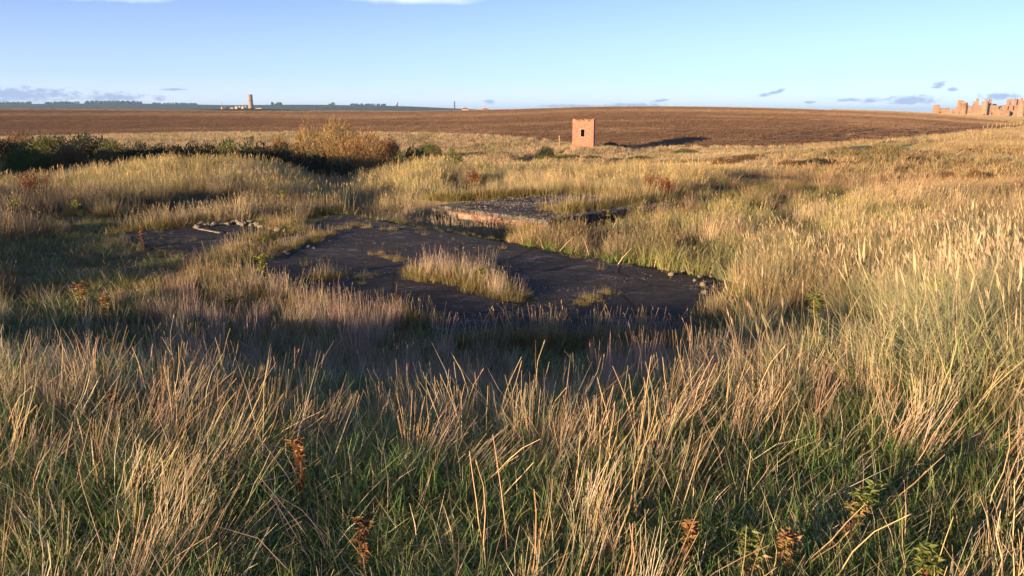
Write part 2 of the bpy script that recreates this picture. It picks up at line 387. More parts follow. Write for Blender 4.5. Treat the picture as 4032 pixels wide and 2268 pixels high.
# ------------------------------------------------------------------ terrain meshes (a fan of rows that follow the field edges)
def fan(name, k0, k1, rows, az0, az1, ncol, mat, label, kindname='structure', dz=0.0):
    a = np.linspace(az0, az1, ncol); ky, kz = knots_at(a); LR = []
    for k in range(k0, k1):
        n = rows[k - k0]
        for i in range(n): LR.append(ky[k] + (ky[k + 1] - ky[k]) * i / n)
    LR.append(ky[k1]); LR = np.array(LR); rr = np.exp(LR); ar = np.radians(a)[None]
    X = rr * np.sin(ar); Yv = rr * np.cos(ar); Z = height(X.ravel(), Yv.ravel()) + dz
    V = np.stack([X.ravel(), Yv.ravel(), Z], 1); nr = len(LR); q = []
    idx = np.arange(nr * ncol).reshape(nr, ncol)
    F = np.stack([idx[:-1, :-1], idx[:-1, 1:], idx[1:, 1:], idx[1:, :-1]], -1).reshape(-1, 4)[:, ::-1]
    o = mesh_obj(name, V, F.tolist(), mat, smooth=True); tag(o, label, None, None, kindname); return o
fan('ground', 0, 11, [10, 14, 16, 26, 26, 20, 24, 26, 22, 22, 16], -180, 180, 601, M_GROUND, 'rough duneland ground under the grass')
fan('ploughed_field', 11, 13, [40, 60], -50, 50, 260, M_FIELD, 'brown ploughed field rising to the skyline')
fan('coastal_land', 13, 18, [14, 14, 18, 40, 20], -46, 46, 300, M_FAR, 'far pasture land and low blue hills')
# ground in the middle of the fan
o = mesh_obj('ground', [(math.sin(2 * math.pi * i / 24) * 1.7, math.cos(2 * math.pi * i / 24) * 1.7, -.01) for i in range(24)], [tuple(range(23, -1, -1))], M_GROUND); tag(o, 'ground at the viewpoint', None, None, 'structure')
m = Mat('sea_water'); m.color((.02, .045, .07)); m.b.inputs['Roughness'].default_value = .25
tag(mesh_obj('sea', [(-9800, 700, -26), (9800, 700, -26), (9800, 12800, -26), (-9800, 12800, -26)], [(0, 1, 2, 3)], m.done()), 'thin dark blue strip of sea beyond the castle', None, None, 'structure')
def ground_at(u, v, y0=1.2, y1=400.0):          # where the sight line through (u, v) meets the ground
    a, dy, dz = ray(u, v); Y = np.exp(np.linspace(math.log(y0), math.log(y1), 1500)); t = Y / dy
    k = np.argmax(EYE + dz * t <= height(a * t, Y))
    return Vector((a * t[k], Y[k], hz(a * t[k], Y[k])))

# ------------------------------------------------------------------ concrete roofs of the sunken shelters
def ragged(poly, step=.35, amp=.05):
    out = []
    for i in range(len(poly)):
        a = np.array(poly[i]); b = np.array(poly[(i + 1) % len(poly)]); L = np.linalg.norm(b - a); n = max(1, int(L / step))
        for k in range(n):
            p = a + (b - a) * k / n; out.append((p[0] + random.gauss(0, amp), p[1] + random.gauss(0, amp)))
    return out
def slab(name, poly_nt, z1, th, mat, label, cat='concrete slab', amp=.05, foot=False):
    p = [xy(*q) for q in ragged(poly_nt, .35, amp)]
    area = sum(p[i][0] * p[(i + 1) % len(p)][1] - p[(i + 1) % len(p)][0] * p[i][1] for i in range(len(p)))
    if area < 0: p = p[::-1]
    c = np.mean(p, 0); mb = MB(); mb.prism([(q[0] - c[0], q[1] - c[1]) for q in p], -th, 0)
    o = mb.build(name, mat); o.location = (c[0], c[1], z1); tag(o, label, cat)
    if foot:
        mb = MB(); mb.prism([((q[0] - c[0]) * .93, (q[1] - c[1]) * .93) for q in p], -.75, -th + .001); mb.build('footing', mat, o)
    return o
MAIN = [(11.8, -20.0), (11.8, -6.5), (8.6, -5.5), (6.5, -7.2), (5.7, -10.5), (5.6, -13.9)]
LEFTP = [(5.8, -20.2), (10.0, -20.2), (10.0, -19.2), (5.8, -14.8)]
BACK = [(15.7, -20.2), (15.7, -15.2), (21.7, -15.2), (21.7, -19.6), (19.5, -19.9), (19.4, -20.2)]
slab('concrete_slab', MAIN, -1.20, .26, M_SLAB, 'large dark concrete roof slab with a grassy tuft growing on it', amp=.035)
slab('concrete_slab', LEFTP, -1.195, .26, M_SLAB, 'smaller dark concrete roof slab at left edged by pale rubble', amp=.04)
slab('concrete_slab', BACK, -1.30, .13, M_SLAB2, 'farther concrete roof slab strewn with pale gravel above a brick wall', amp=.02, foot=True)
def in_poly(n, t, poly):
    inside = np.zeros(np.shape(n), bool); P = poly
    for i in range(len(P)):
        a, b = P[i], P[(i + 1) % len(P)]
        c = ((a[1] > t) != (b[1] > t)); inside ^= c & (n < (b[0] - a[0]) * (t - a[1]) / ((b[1] - a[1]) if b[1] != a[1] else 1e-9) + a[0])
    return inside
def on_slab(x, y):
    n, t = nt(x, y); return in_poly(n, t, MAIN) | in_poly(n, t, LEFTP) | in_poly(n, t, BACK)

# brick wall below the front edge of the far slab, each brick its own piece
wall = empty('brick_wall', (*xy(15.86, -20.1), -1.44), math.atan2(CT[1], CT[0]))
tag(wall, 'low crumbling red brick wall under the farther concrete slab', 'brick wall')
M_MORTAR = simple('lime_mortar', (.34, .28, .23), (.22, .17, .14), 9, .95, (.6, .02))
m = Mat('red_brick'); oi = m.node('ShaderNodeObjectInfo')
c = m.ramp(oi.outputs['Random'], [(0, (.14, .045, .032)), (.4, (.21, .07, .048)), (.75, (.25, .10, .07)), (1, (.32, .19, .14))])
c = m.mix(m.ramp(m.noise(14, 5), [(.45, 0.0), (.65, .7)]), c, (.30, .22, .17)); m.color(c); m.bump(m.noise(40, 4), .6, .01); M_BRICK = m.done()
mb = MB(); mb.box(.25, 4.9, .012, .22, -.75, 0); mb.build('mortar_core', M_MORTAR, wall)
mb = MB(); mb.box(0, .208, -.012, .085, 0, .062); brick_me = mb.build('brick', M_BRICK, link=False).data
bmx = bmesh.new(); bmx.from_mesh(brick_me); bmesh.ops.bevel(bmx, geom=bmx.edges[:], offset=.006, segments=1, affect='EDGES'); bmx.to_mesh(brick_me); bmx.free()
for r_ in range(9):
    for c_ in range(28):
        x0 = .26 + c_ * .22 + (.11 if r_ % 2 else 0)
        if x0 > 4.6 or (x0 < 1.25 + .2 * random.random() and r_ in (1, 2, 3, 4, 5)) or random.random() < .03: continue
        b = data_obj('brick', brick_me, wall); b.location = (x0, random.gauss(0, .006), -.075 - r_ * .074); b.rotation_euler = (0, random.gauss(0, .012), random.gauss(0, .02))

# ------------------------------------------------------------------ rubble stones
M_STONE = simple('pale_rubble', (.20, .165, .115), (.40, .345, .25), 7, .95, (.9, .03))
def stone_mesh(seed):
    random.seed(seed); bm = bmesh.new(); bmesh.ops.create_icosphere(bm, subdivisions=2, radius=1)
    off = [Vector((random.gauss(0, 1), random.gauss(0, 1), random.gauss(0, 1))).normalized() for _ in range(11)]
    for v in bm.verts:
        k = 1.0
        for o_ in off: k = min(k, .62 / max(.3, v.co.dot(o_)))
        v.co *= k * (1 + random.gauss(0, .03)); v.co.z *= .8
    me = bpy.data.meshes.new('stone'); bm.to_mesh(me); bm.free(); me.materials.append(M_STONE); return me
STONES = [stone_mesh(i) for i in range(5)]; random.seed(11)
def stone(p, s, label, group):
    o = data_obj('stone', random.choice(STONES)); o.location = p; o.scale = (s * random.uniform(.8, 1.4), s * random.uniform(.8, 1.2), s)
    o.rotation_euler = (random.gauss(0, .3), random.gauss(0, .3), random.uniform(0, 6.3)); tag(o, label, 'stone', group)
def on_plane(u, v, z):
    a, dy, dz = ray(u, v); t = (z - EYE) / dz; return Vector((a * t, dy * t, z))
for (u0, v0, u1, v1, n) in ((745, 893, 830, 888, 8), (830, 886, 930, 878, 14), (930, 880, 1010, 885, 10), (1010, 888, 1130, 905, 9)):
    for k in range(n):
        f = (k + random.random()) / n; p = on_plane(u0 + (u1 - u0) * f, v0 + (v1 - v0) * f + random.gauss(0, 4), -1.19)
        s = random.choice((.05, .06, .07, .08, .11)); p.z += s * .2; stone(p, s, 'pale rubble stone in the row along the edge of the left slab', 'rubble along the left slab edge')
for (u, v, s) in ((2645, 1083, .085), (2720, 1075, .05), (2755, 1090, .055), (2780, 1118, .05), (2765, 1123, .07), (2775, 1155, .06), (2690, 1070, .045), (2735, 1105, .04), (2800, 1090, .04), (2660, 1060, .035), (2700, 1052, .04), (2810, 1130, .04)):
    p = on_plane(u, v, -1.19); p.z += s * .2; stone(p, s, 'small pale stone lying at the right corner of the large slab', 'stones at the right slab corner')
for (u, v, s) in ((1125, 998, .06), (1135, 1003, .045), (1215, 975, .05), (1235, 978, .04), (940, 1030, .05), (980, 1022, .04)):
    p = on_plane(u, v, -1.19); p.z += s * .2; stone(p, s, 'grey stone beside the grass strip that splits the slabs', 'stones by the grass strip')
mb = MB(); mb.box(-.75, .75, -.05, .05, 0, .02); o = mb.build('concrete_kerb', M_STONE); p0 = on_plane(780, 901, -1.19); p1 = on_plane(872, 918, -1.19)
o.location = (p0 + p1) / 2; o.rotation_euler[2] = math.atan2(p1.y - p0.y, p1.x - p0.x); o.scale = ((p1 - p0).length / 1.5, 1, 1)
tag(o, 'pale broken kerb piece lying on the left slab', 'kerb')

# ------------------------------------------------------------------ grass: clump shapes
def clod_material():
    m = Mat('turned_soil'); a = m.node('ShaderNodeAttribute', attribute_name='Col', attribute_type='GEOMETRY'); t = m.node('ShaderNodeAttribute', attribute_name='tint', attribute_type='INSTANCER')
    m.color(m.mix(1.0, a.outputs['Color'], t.outputs['Color'], 'MULTIPLY')); m.b.inputs['Roughness'].default_value = 1; m.b.inputs['Specular IOR Level'].default_value = .05; return m.done()
M_CLOD = clod_material()
SRC = bpy.data.collections.new('grass_clump_shapes')
class Clump:
    mat = None
    def __init__(s): s.V = []; s.F = []; s.C = []; s.n = 0
    def add(s, V, F, C): s.V.append(V); s.F.append(F + s.n); s.C.append(C); s.n += len(V)
    kk = .06
    def paths(s, n, rad, h, lean, bend, seg, outward=.7):
        a = rng.random(n) * 2 * np.pi; rr = rad * np.sqrt(rng.random(n)); base = np.stack([rr * np.cos(a), rr * np.sin(a), np.full(n, -.03)], 1)
        phi = np.where(rng.random(n) < outward, a + rng.normal(0, .6, n), rng.random(n) * 2 * np.pi)
        L = rng.uniform(h[0], h[1], n); th0 = rng.uniform(lean[0], lean[1], n); bd = rng.uniform(bend[0], bend[1], n)
        P = np.zeros((n, seg + 1, 3)); P[:, 0] = base; kink = rng.normal(0, s.kk, (n, seg + 1)) + (rng.random((n, 1)) < .12) * rng.normal(0, .5, (n, 1)) * (np.arange(seg + 1)[None] > seg * .55)
        for k in range(1, seg + 1):
            t = (k - .5) / seg; th = th0 + bd * t ** 1.6 + kink[:, k]; st = L / seg
            P[:, k, 0] = P[:, k - 1, 0] + st * np.sin(th) * np.cos(phi); P[:, k, 1] = P[:, k - 1, 1] + st * np.sin(th) * np.sin(phi); P[:, k, 2] = P[:, k - 1, 2] + st * np.cos(th)
        return P, L
    def blades(s, n, rad, h, w, lean, bend, seg, cols, outward=.7, tipw=.12, mixp=None, tip=None):
        P, L = s.paths(n, rad, h, lean, bend, seg, outward); psi = rng.random(n) * np.pi
        wd = np.stack([np.cos(psi), np.sin(psi), np.zeros(n)], 1); t = np.linspace(0, 1, seg + 1)
        ww = w * (1 - (1 - tipw) * t ** 1.8)[None, :, None] * rng.uniform(.7, 1.3, n)[:, None, None] * .5
        V = np.stack([P - wd[:, None] * ww, P + wd[:, None] * ww], 2).reshape(-1, 3)
        b = (np.arange(n) * (seg + 1) * 2)[:, None] + (np.arange(seg) * 2)[None]; F = np.stack([b, b + 1, b + 3, b + 2], -1).reshape(-1, 4)
        s.add(V, F, s.colour(n, (seg + 1), 2, cols, mixp, tip)); return P
    def colour(s, n, rows, per, cols, mixp=None, tip=None):
        cols = np.array(cols, float); c = cols[rng.choice(len(cols), n, p=mixp)] * rng.uniform(.75, 1.25, (n, 1))
        c = np.repeat(c[:, None], rows, 1)
        if tip is not None:
            t = np.linspace(0, 1, rows)[None, :, None]; tf = (rng.random((n, 1, 1)) * .8) * t ** 1.5; c = c * (1 - tf) + np.array(tip) * tf
        return np.repeat(c[:, :, None], per, 2).reshape(-1, 3)
    def stems(s, n, rad, h, r, lean, bend, seg, cols, outward=.5, head=0.0, hl=.07, hw=.009, hcol=None, mixp=None):
        P, L = s.paths(n, rad, h, lean, bend, seg, outward)
        V = []
        for i in range(3):
            a = i * 2.094; t = np.linspace(1, .45, seg + 1)[None, :, None]; V.append(P + np.array([math.cos(a), math.sin(a), 0]) * r * t)
        V = np.stack(V, 2).reshape(-1, 3); b = (np.arange(n) * (seg + 1) * 3)[:, None] + (np.arange(seg) * 3)[None]
        F = np.concatenate([np.stack([b + i, b + (i + 1) % 3, b + 3 + (i + 1) % 3, b + 3 + i], -1).reshape(-1, 4) for i in range(3)])
        s.add(V, F, s.colour(n, seg + 1, 3, cols, mixp))
        if head > 0:
            k = np.where(rng.random(n) < head)[0]; tip = P[k, -1]; d = P[k, -1] - P[k, -2]; d /= np.linalg.norm(d, axis=1)[:, None] + 1e-9
            hc = hcol or cols; LL = hl * rng.uniform(.7, 1.3, len(k))[:, None]
            for q in range(2):
                psi = rng.random(len(k)) * np.pi; w = np.stack([np.cos(psi), np.sin(psi), np.zeros(len(k))], 1) * hw
                V = np.stack([tip - d * LL * .5, tip - d * LL * .1 + w, tip + d * LL * .5, tip - d * LL * .1 - w], 1).reshape(-1, 3)
                F = (np.arange(len(k)) * 4)[:, None] + np.arange(4)[None]; s.add(V, F, s.colour(len(k), 1, 4, hc))
        return P
    def finish(s, name):
        fl = [tuple(dict.fromkeys(f)) for f in np.concatenate(s.F).tolist()]
        o = mesh_obj(name, np.concatenate(s.V), fl, s.mat or M_GRASS, col=np.concatenate(s.C), link=False)
        SRC.objects.link(o)
STRAW = [(.54, .42, .26), (.62, .50, .33), (.47, .36, .215), (.52, .44, .32), (.38, .265, .155)]
GREY = [(.40, .34, .25), (.33, .27, .19), (.46, .39, .29)]
GREEN = [(.065, .135, .030), (.10, .185, .042), (.14, .21, .058), (.075, .155, .050), (.20, .20, .08)]
MARR = [(.18, .24, .09), (.26, .29, .11), (.40, .36, .18), (.48, .41, .23), (.12, .20, .08)]
PINK = [(.47, .345, .26), (.52, .40, .29), (.42, .29, .235), (.54, .44, .31)]
KINDS = {}; _ci = [0]
def shape(kind, count, fn):
    KINDS[kind] = []
    for k in range(count):
        c = Clump(); fn(c); c.finish('clump_%03d' % _ci[0]); KINDS[kind].append(_ci[0]); _ci[0] += 1
def f_green(c):
    c.blades(64, .17, (.10, .32), .0062, (.05, .85), (.2, 1.6), 3, GREEN, .5, tip=(.20, .19, .07))
    c.blades(5, .15, (.15, .4), .004, (.2, .9), (.2, 1.0), 3, STRAW, .5)
def f_greenmid(c):
    c.blades(46, .22, (.12, .34), .0095, (.05, .75), (.2, 1.3), 2, GREEN, .5, tip=(.20, .19, .07))
    c.blades(4, .2, (.2, .45), .007, (.1, .8), (.2, 1.0), 2, STRAW, .5)
def f_thatch(c):
    c.kk = .11
    c.blades(28, .25, (.2, .75), .0058, (.6, 1.5), (-.2, .5), 3, STRAW + GREY, .3)
def f_dry(c):
    c.kk = .11
    c.stems(18, .11, (.35, 1.0), .0036, (0, .22), (-.08, .28), 3, STRAW, .8, .25, .06, .003, [(.55, .41, .24), (.48, .35, .2)])
    c.blades(7, .1, (.25, .7), .006, (.1, .9), (.2, 1.5), 4, STRAW + GREY, .8)
    c.blades(4, .08, (.15, .35), .005, (.1, .6), (.2, 1.), 2, GREEN, .6)
def f_drymid(c):
    c.blades(22, .17, (.42, .85), .0052, (0, .2), (-.05, .25), 2, STRAW + GREY, .5, .5)
    c.blades(18, .17, (.25, .6), .007, (.05, .6), (.2, 1.3), 3, STRAW + GREY, .6)
def f_stalk(c):
    c.kk = .11
    c.stems(3, .2, (.5, 1.1), .0056, (.02, .38), (-.05, .25), 5, [(.64, .46, .25), (.55, .38, .2)], .5, .2, .07, .005)
    c.blades(5, .1, (.2, .45), .009, (.1, .5), (.5, 2.0), 4, [(.46, .35, .19), (.30, .27, .09)], .6)
def f_pink(c):
    c.blades(26, .17, (.38, .78), .0042, (0, .2), (-.05, .2), 2, PINK, .5, .7)
    c.stems(6, .17, (.45, .78), .0018, (0, .2), (-.05, .2), 3, PINK, .5, .8, .09, .004, [(.40, .25, .22), (.46, .31, .25)])
    c.blades(20, .16, (.15, .40), .007, (.05, .7), (.2, 1.2), 2, GREEN + STRAW, .5)
def f_marram(c):
    c.blades(56, .2, (.5, 1.0), .0062, (.05, .55), (.25, 1.1), 5, MARR, .85, tip=(.46, .38, .22))
    c.blades(16, .2, (.4, .8), .005, (.1, .7), (.3, 1.2), 4, STRAW, .8)
    c.stems(3, .1, (.85, 1.15), .0024, (0, .25), (0, .3), 4, [(.44, .36, .2)], .6, 1.0, .19, .0095, [(.52, .41, .25)])
def f_moss(c):
    c.blades(90, .2, (.07, .24), .0065, (.05, .8), (.1, 1.0), 3, [(.24, .20, .065), (.30, .235, .085), (.17, .155, .05), (.34, .25, .11)], .6)
    c.stems(4, .15, (.22, .48), .002, (0, .35), (0, .3), 3, STRAW, .5, .35, .05, .004)
def f_mid(c):
    c.stems(22, .28, (.42, .80), .0042, (0, .25), (0, .25), 3, [(.9, .9, .9), (1.05, .98, .92), (.75, .75, .75)], .5, .35, .09, .008, [(1.0, .93, .86)])
    c.blades(60, .3, (.22, .6), .011, (.05, .6), (.2, 1.0), 3, [(.9, .9, .88), (.7, .7, .66), (1.0, .95, .88)], .5)
    c.blades(14, .28, (.15, .4), .014, (.1, .7), (.2, 1.0), 3, [(.32, .42, .30)], .5)
def f_midmarram(c):
    c.blades(85, .3, (.5, 1.0), .014, (.05, .5), (.2, .9), 4, [(.85, .95, .75), (1, 1, .9), (.65, .78, .6), (1.1, 1.0, .85)], .85)
    c.stems(5, .2, (.8, 1.1), .006, (0, .2), (0, .3), 3, [(1.1, 1., .8)], .6, .8, .18, .012, [(1.1, 1.0, .82)])
def f_far(c):
    c.blades(48, .5, (.30, .85), .042, (.0, .4), (.1, .8), 2, [(.9, .9, .88), (.65, .64, .6), (1.08, 1.0, .92)], .6, .3)
def f_farfine(c):
    c.blades(60, .5, (.14, .40), .030, (.0, .5), (.1, .8), 2, [(.9, .9, .9), (.7, .68, .66), (1.05, 1.0, .95)], .5, .3)
def f_clod(c):
    n = 60; cx = rng.normal(0, .85, n); cy_ = rng.normal(0, .85, n); s = rng.uniform(.04, .10, n); V = []; F = []
    for i in range(n):
        a0 = rng.random() * 6.28; b0 = 5 * i
        for k in range(4): V.append((cx[i] + s[i] * 1.2 * math.cos(a0 + k * 1.571), cy_[i] + s[i] * math.sin(a0 + k * 1.571), -.05))
        V.append((cx[i] + rng.normal(0, .04), cy_[i] + rng.normal(0, .04), s[i] * rng.uniform(.5, .8)))
        F += [(b0, b0 + 1, b0 + 4, b0 + 4), (b0 + 1, b0 + 2, b0 + 4, b0 + 4), (b0 + 2, b0 + 3, b0 + 4, b0 + 4), (b0 + 3, b0, b0 + 4, b0 + 4)]
    c.mat = M_CLOD; c.add(np.array(V), np.array(F), np.repeat(rng.uniform(.85, 1.15, (n, 1)) * np.ones((1, 3)), 5, 0))
def f_grit(c):
    n = 26
    for i in range(n):
        x0, y0 = rng.normal(0, .3, 2); s = rng.uniform(.006, .026); a0 = rng.random() * 6.28; V = [(x0 + s * math.cos(a0 + k * 1.571) * rng.uniform(.7, 1.3), y0 + s * math.sin(a0 + k * 1.571), -.002) for k in range(4)] + [(x0 + rng.normal(0, .004), y0 + rng.normal(0, .004), s * rng.uniform(.5, 1.0))]
        c.add(np.array(V), np.array([(0, 1, 4, 4), (1, 2, 4, 4), (2, 3, 4, 4), (3, 0, 4, 4)]), np.tile(np.array([[(.34, .30, .25), (.16, .13, .11), (.24, .2, .17), (.09, .075, .05)][rng.integers(4)]]) * rng.uniform(.8, 1.2), (5, 1)))
    c.mat = M_CLOD
shape('green', 6, f_green); shape('greenmid', 5, f_greenmid); shape('drymid', 5, f_drymid); shape('thatch', 4, f_thatch); shape('dry', 6, f_dry); shape('stalk', 5, f_stalk); shape('pink', 4, f_pink)
shape('marram', 5, f_marram); shape('moss', 4, f_moss); shape('mid', 6, f_mid); shape('midmarram', 5, f_midmarram); shape('far', 5, f_far); shape('farfine', 4, f_farfine)
CLOD_FROM = _ci[0]; shape('clod', 4, f_clod); shape('grit', 4, f_grit)

def scatter_nodes(realize=False):
    g = bpy.data.node_groups.new('scatter', 'GeometryNodeTree')
    g.interface.new_socket('Geometry', in_out='INPUT', socket_type='NodeSocketGeometry'); g.interface.new_socket('Geometry', in_out='OUTPUT', socket_type='NodeSocketGeometry')
    N = g.nodes; gi = N.new('NodeGroupInput'); go = N.new('NodeGroupOutput')
    ci = N.new('GeometryNodeCollectionInfo'); ci.inputs['Collection'].default_value = SRC; ci.inputs['Separate Children'].default_value = True; ci.inputs['Reset Children'].default_value = True
    iop = N.new('GeometryNodeInstanceOnPoints'); iop.inputs['Pick Instance'].default_value = True
    def attr(name, t):
        a = N.new('GeometryNodeInputNamedAttribute'); a.data_type = t; a.inputs['Name'].default_value = name; return a.outputs['Attribute']
    e2r = N.new('FunctionNodeEulerToRotation'); g.links.new(attr('rot', 'FLOAT_VECTOR'), e2r.inputs[0])
    g.links.new(gi.outputs[0], iop.inputs['Points']); g.links.new(ci.outputs[0], iop.inputs['Instance'])
    g.links.new(attr('idx', 'INT'), iop.inputs['Instance Index']); g.links.new(e2r.outputs[0], iop.inputs['Rotation']); g.links.new(attr('scl', 'FLOAT'), iop.inputs['Scale'])
    if realize:
        rz = N.new('GeometryNodeRealizeInstances'); g.links.new(iop.outputs[0], rz.inputs[0]); g.links.new(rz.outputs[0], go.inputs[0])
    else: g.links.new(iop.outputs[0], go.inputs[0])
    return g
SCATTER, SCATTER_REAL = scatter_nodes(), scatter_nodes(True)
def euler_lean(lx, ly, yaw):           # lean towards (lx, ly) radians, after a turn about z
    a = np.hypot(lx, ly) + 1e-9; ax = -ly / a; ay = lx / a; c = np.cos(a); s = np.sin(a); C = 1 - c
    Rl = np.stack([np.stack([c + ax * ax * C, ax * ay * C, ay * s], -1), np.stack([ax * ay * C, c + ay * ay * C, -ax * s], -1), np.stack([-ay * s, ax * s, c], -1)], -2)
    cz, sz = np.cos(yaw), np.sin(yaw); o = np.zeros_like(cz); i = np.ones_like(cz)
    Rz = np.stack([np.stack([cz, -sz, o], -1), np.stack([sz, cz, o], -1), np.stack([o, o, i], -1)], -2)
    M = Rl @ Rz
    return np.stack([np.arctan2(M[:, 2, 1], M[:, 2, 2]), -np.arcsin(np.clip(M[:, 2, 0], -1, 1)), np.arctan2(M[:, 1, 0], M[:, 0, 0])], 1)
def layer(name, label, parts, cat='grass', real=False):
    """parts: list of (kind, x, y, scale, tint(N,3), leanx, leany, dz)"""
    P = []; RO = []; S = []; I = []; T = []
    for kind, x, y, sc_, ti, lx, ly, dz in parts:
        n = len(x)
        if not n: continue
        P.append(np.stack([x, y, height(x, y) + dz], 1)); S.append(np.broadcast_to(sc_, n)); T.append(np.broadcast_to(ti, (n, 3)))
        RO.append(euler_lean(np.broadcast_to(lx, n) + rng.normal(0, .08, n), np.broadcast_to(ly, n) + rng.normal(0, .08, n), rng.random(n) * 2 * np.pi))
        I.append(np.array(KINDS[kind])[rng.integers(0, len(KINDS[kind]), n)])
    P = np.concatenate(P); n = len(P); me = bpy.data.meshes.new(name); me.vertices.add(n); me.vertices.foreach_set('co', P.astype(np.float32).ravel())
    me.attributes.new('rot', 'FLOAT_VECTOR', 'POINT').data.foreach_set('vector', np.concatenate(RO).astype(np.float32).ravel())
    me.attributes.new('scl', 'FLOAT', 'POINT').data.foreach_set('value', np.concatenate(S).astype(np.float32))
    me.attributes.new('idx', 'INT', 'POINT').data.foreach_set('value', np.concatenate(I).astype(np.int32))
    t4 = np.ones((n, 4), np.float32); t4[:, :3] = np.concatenate(T); me.attributes.new('tint', 'FLOAT_COLOR', 'POINT').data.foreach_set('color', t4.ravel())
    o = bpy.data.objects.new(name, me); COL.objects.link(o); md = o.modifiers.new('scatter', 'NODES'); md.node_group = SCATTER_REAL if real else SCATTER
    tag(o, label, cat, None, 'stuff'); return o
def wedge(n, r0, r1, a0, a1):          # even spread over a sector
    r = np.sqrt(rng.uniform(r0 * r0, r1 * r1, n)); a = np.radians(rng.uniform(a0, a1, n)); return r * np.sin(a), r * np.cos(a)
def sel(k, *arr): return [q[k] for q in arr]
def nearpix(x, y): return pix(x, y, height(x, y))
def jit(n, base=(1, 1, 1), v=.15, c=.06):
    return np.array(base)[None] * rng.normal(1, v, (n, 1)).clip(.55, 1.5) * rng.normal(1, c, (n, 3)).clip(.8, 1.2)
def gauss_blobs(x, y, blobs):
    t = np.zeros(len(x))
    for bx, by, rx, k in blobs: t = t + k * np.exp(-((x - bx) ** 2 + (y - by) ** 2) / (rx * rx))
    return t

# tufts that grow on the roofs, given by where they stand
TUFTS = []
for (u, v, r_) in ((1700, 1090, .45), (1780, 1080, .55), (1860, 1105, .45), (1930, 1140, .4), (2000, 1165, .3), (2030, 1180, .2), (1670, 1070, .3),
                   (2400, 1155, .16), (2340, 1178, .2), (2290, 1195, .16), (1490, 1000, .2), (1560, 1025, .22), (1520, 1015, .12), (1100, 1000, .3),
                   (1340, 900, .35), (1270, 925, .4), (1200, 950, .45), (1120, 980, .45), (1040, 1010, .5), (960, 1020, .45), (880, 1010, .4), (820, 1040, .5), (780, 1080, .5), (1400, 885, .3), (1450, 895, .25), (1530, 905, .22),
                   (760, 950, .15), (1180, 905, .45), (1110, 885, .4), (1050, 872, .45), (1290, 1090, .3), (1350, 1085, .2), (1440, 1090, .2), (2130, 800, .25)):
    p = on_plane(u, v, -1.2); TUFTS.append((p.x, p.y, r_))
EDGE = []
for (u0, v0, u1, v1, n, z) in ((530, 905, 740, 885, 12, -1.25), (740, 880, 1010, 860, 14, -1.25), (1010, 860, 1330, 842, 12, -1.3), (1740, 788, 2130, 768, 18, -1.35), (2260, 765, 2560, 780, 12, -1.4), (2200, 850, 2620, 800, 14, -1.45)):
    for k in range(n):
        f = (k + .5) / n; p = on_plane(u0 + (u1 - u0) * f, v0 + (v1 - v0) * f, z); EDGE.append((p.x, p.y, .4))

for (a_, b_) in (((8.6, -5.4), (6.5, -7.1)), ((6.5, -7.1), (5.7, -10.5)), ((5.7, -10.5), (5.6, -14.0)), ((11.9, -6.4), (8.6, -5.4))):
    for k in range(9):
        if random.random() < .25: continue
        f = (k + random.random()) / 9; q = xy(a_[0] + (b_[0] - a_[0]) * f - .12 + random.gauss(0, .18), a_[1] + (b_[1] - a_[1]) * f); EDGE.append((q[0], q[1], random.uniform(.15, .29)))
for k in range(7):
    f = random.random(); q = xy(10.0 - 4.2 * f + random.gauss(0, .1), -19.1 + 4.4 * f + random.gauss(0, .1)); EDGE.append((q[0], q[1], .29))
NEARB = []   # where dry straw stands thickest near the viewer
for (u, v, rx, k) in ((150, 1500, .9, 1), (420, 1650, .8, 1), (700, 1850, .5, 1.1), (620, 2150, .45, 1.2), (560, 2350, .4, 1.2), (950, 1750, .5, .9), (1250, 1500, .6, .8), (1450, 1350, .7, .8), (80, 1950, .6, .9), (1950, 1500, .6, .8),
                      (2000, 1750, .45, 1), (2180, 2000, .4, 1), (2350, 1950, .35, .9), (2550, 1800, .45, 1), (2750, 1700, .5, .9), (3000, 1550, .7, .9), (2100, 2300, .35, 1.1), (2250, 2350, .3, 1), (3950, 2350, .45, 1.5), (3800, 1500, .8, .9), (3350, 1700, .5, .6), (1050, 1250, .8, .7), (300, 1250, 1., .7), (2680, 2000, .3, .8), (1000, 2000, .3, .7)):
    p = ground_at(u, min(v, 2500)); NEARB.append((p.x, p.y, rx, k))
DARKB = [(*ground_at(u, v).xy, rx, k) for (u, v, rx, k) in ((1350, 1950, .6, 1), (1200, 2250, .6, 1), (1500, 1600, .6, .7), (3300, 2200, .5, .9), (2800, 2200, .45, .8), (900, 1350, .5, .6), (3050, 1900, .35, .6), (1700, 2150, .3, .7), (3650, 2050, .4, .6))]

CLEARINGS = [(ground_at(u, v, y0), r_) for (u, v, y0, r_) in ((140, 775, 12, .8), (1868, 742, 20, .6), (2560, 795, 20, .7), (2625, 803, 20, .6))]
def clear(x, y, edge=True):
    k = ~on_slab(x, y)
    for c, r_ in CLEARINGS:
        d = math.hypot(c.x, c.y); ux, uy = c.x / d, c.y / d; along = (x - c.x) * ux + (y - c.y) * uy; across = (x - c.x) * uy - (y - c.y) * ux
        k &= ~((np.abs(across) < r_) & (along > -3.2) & (along < .5))
    return k
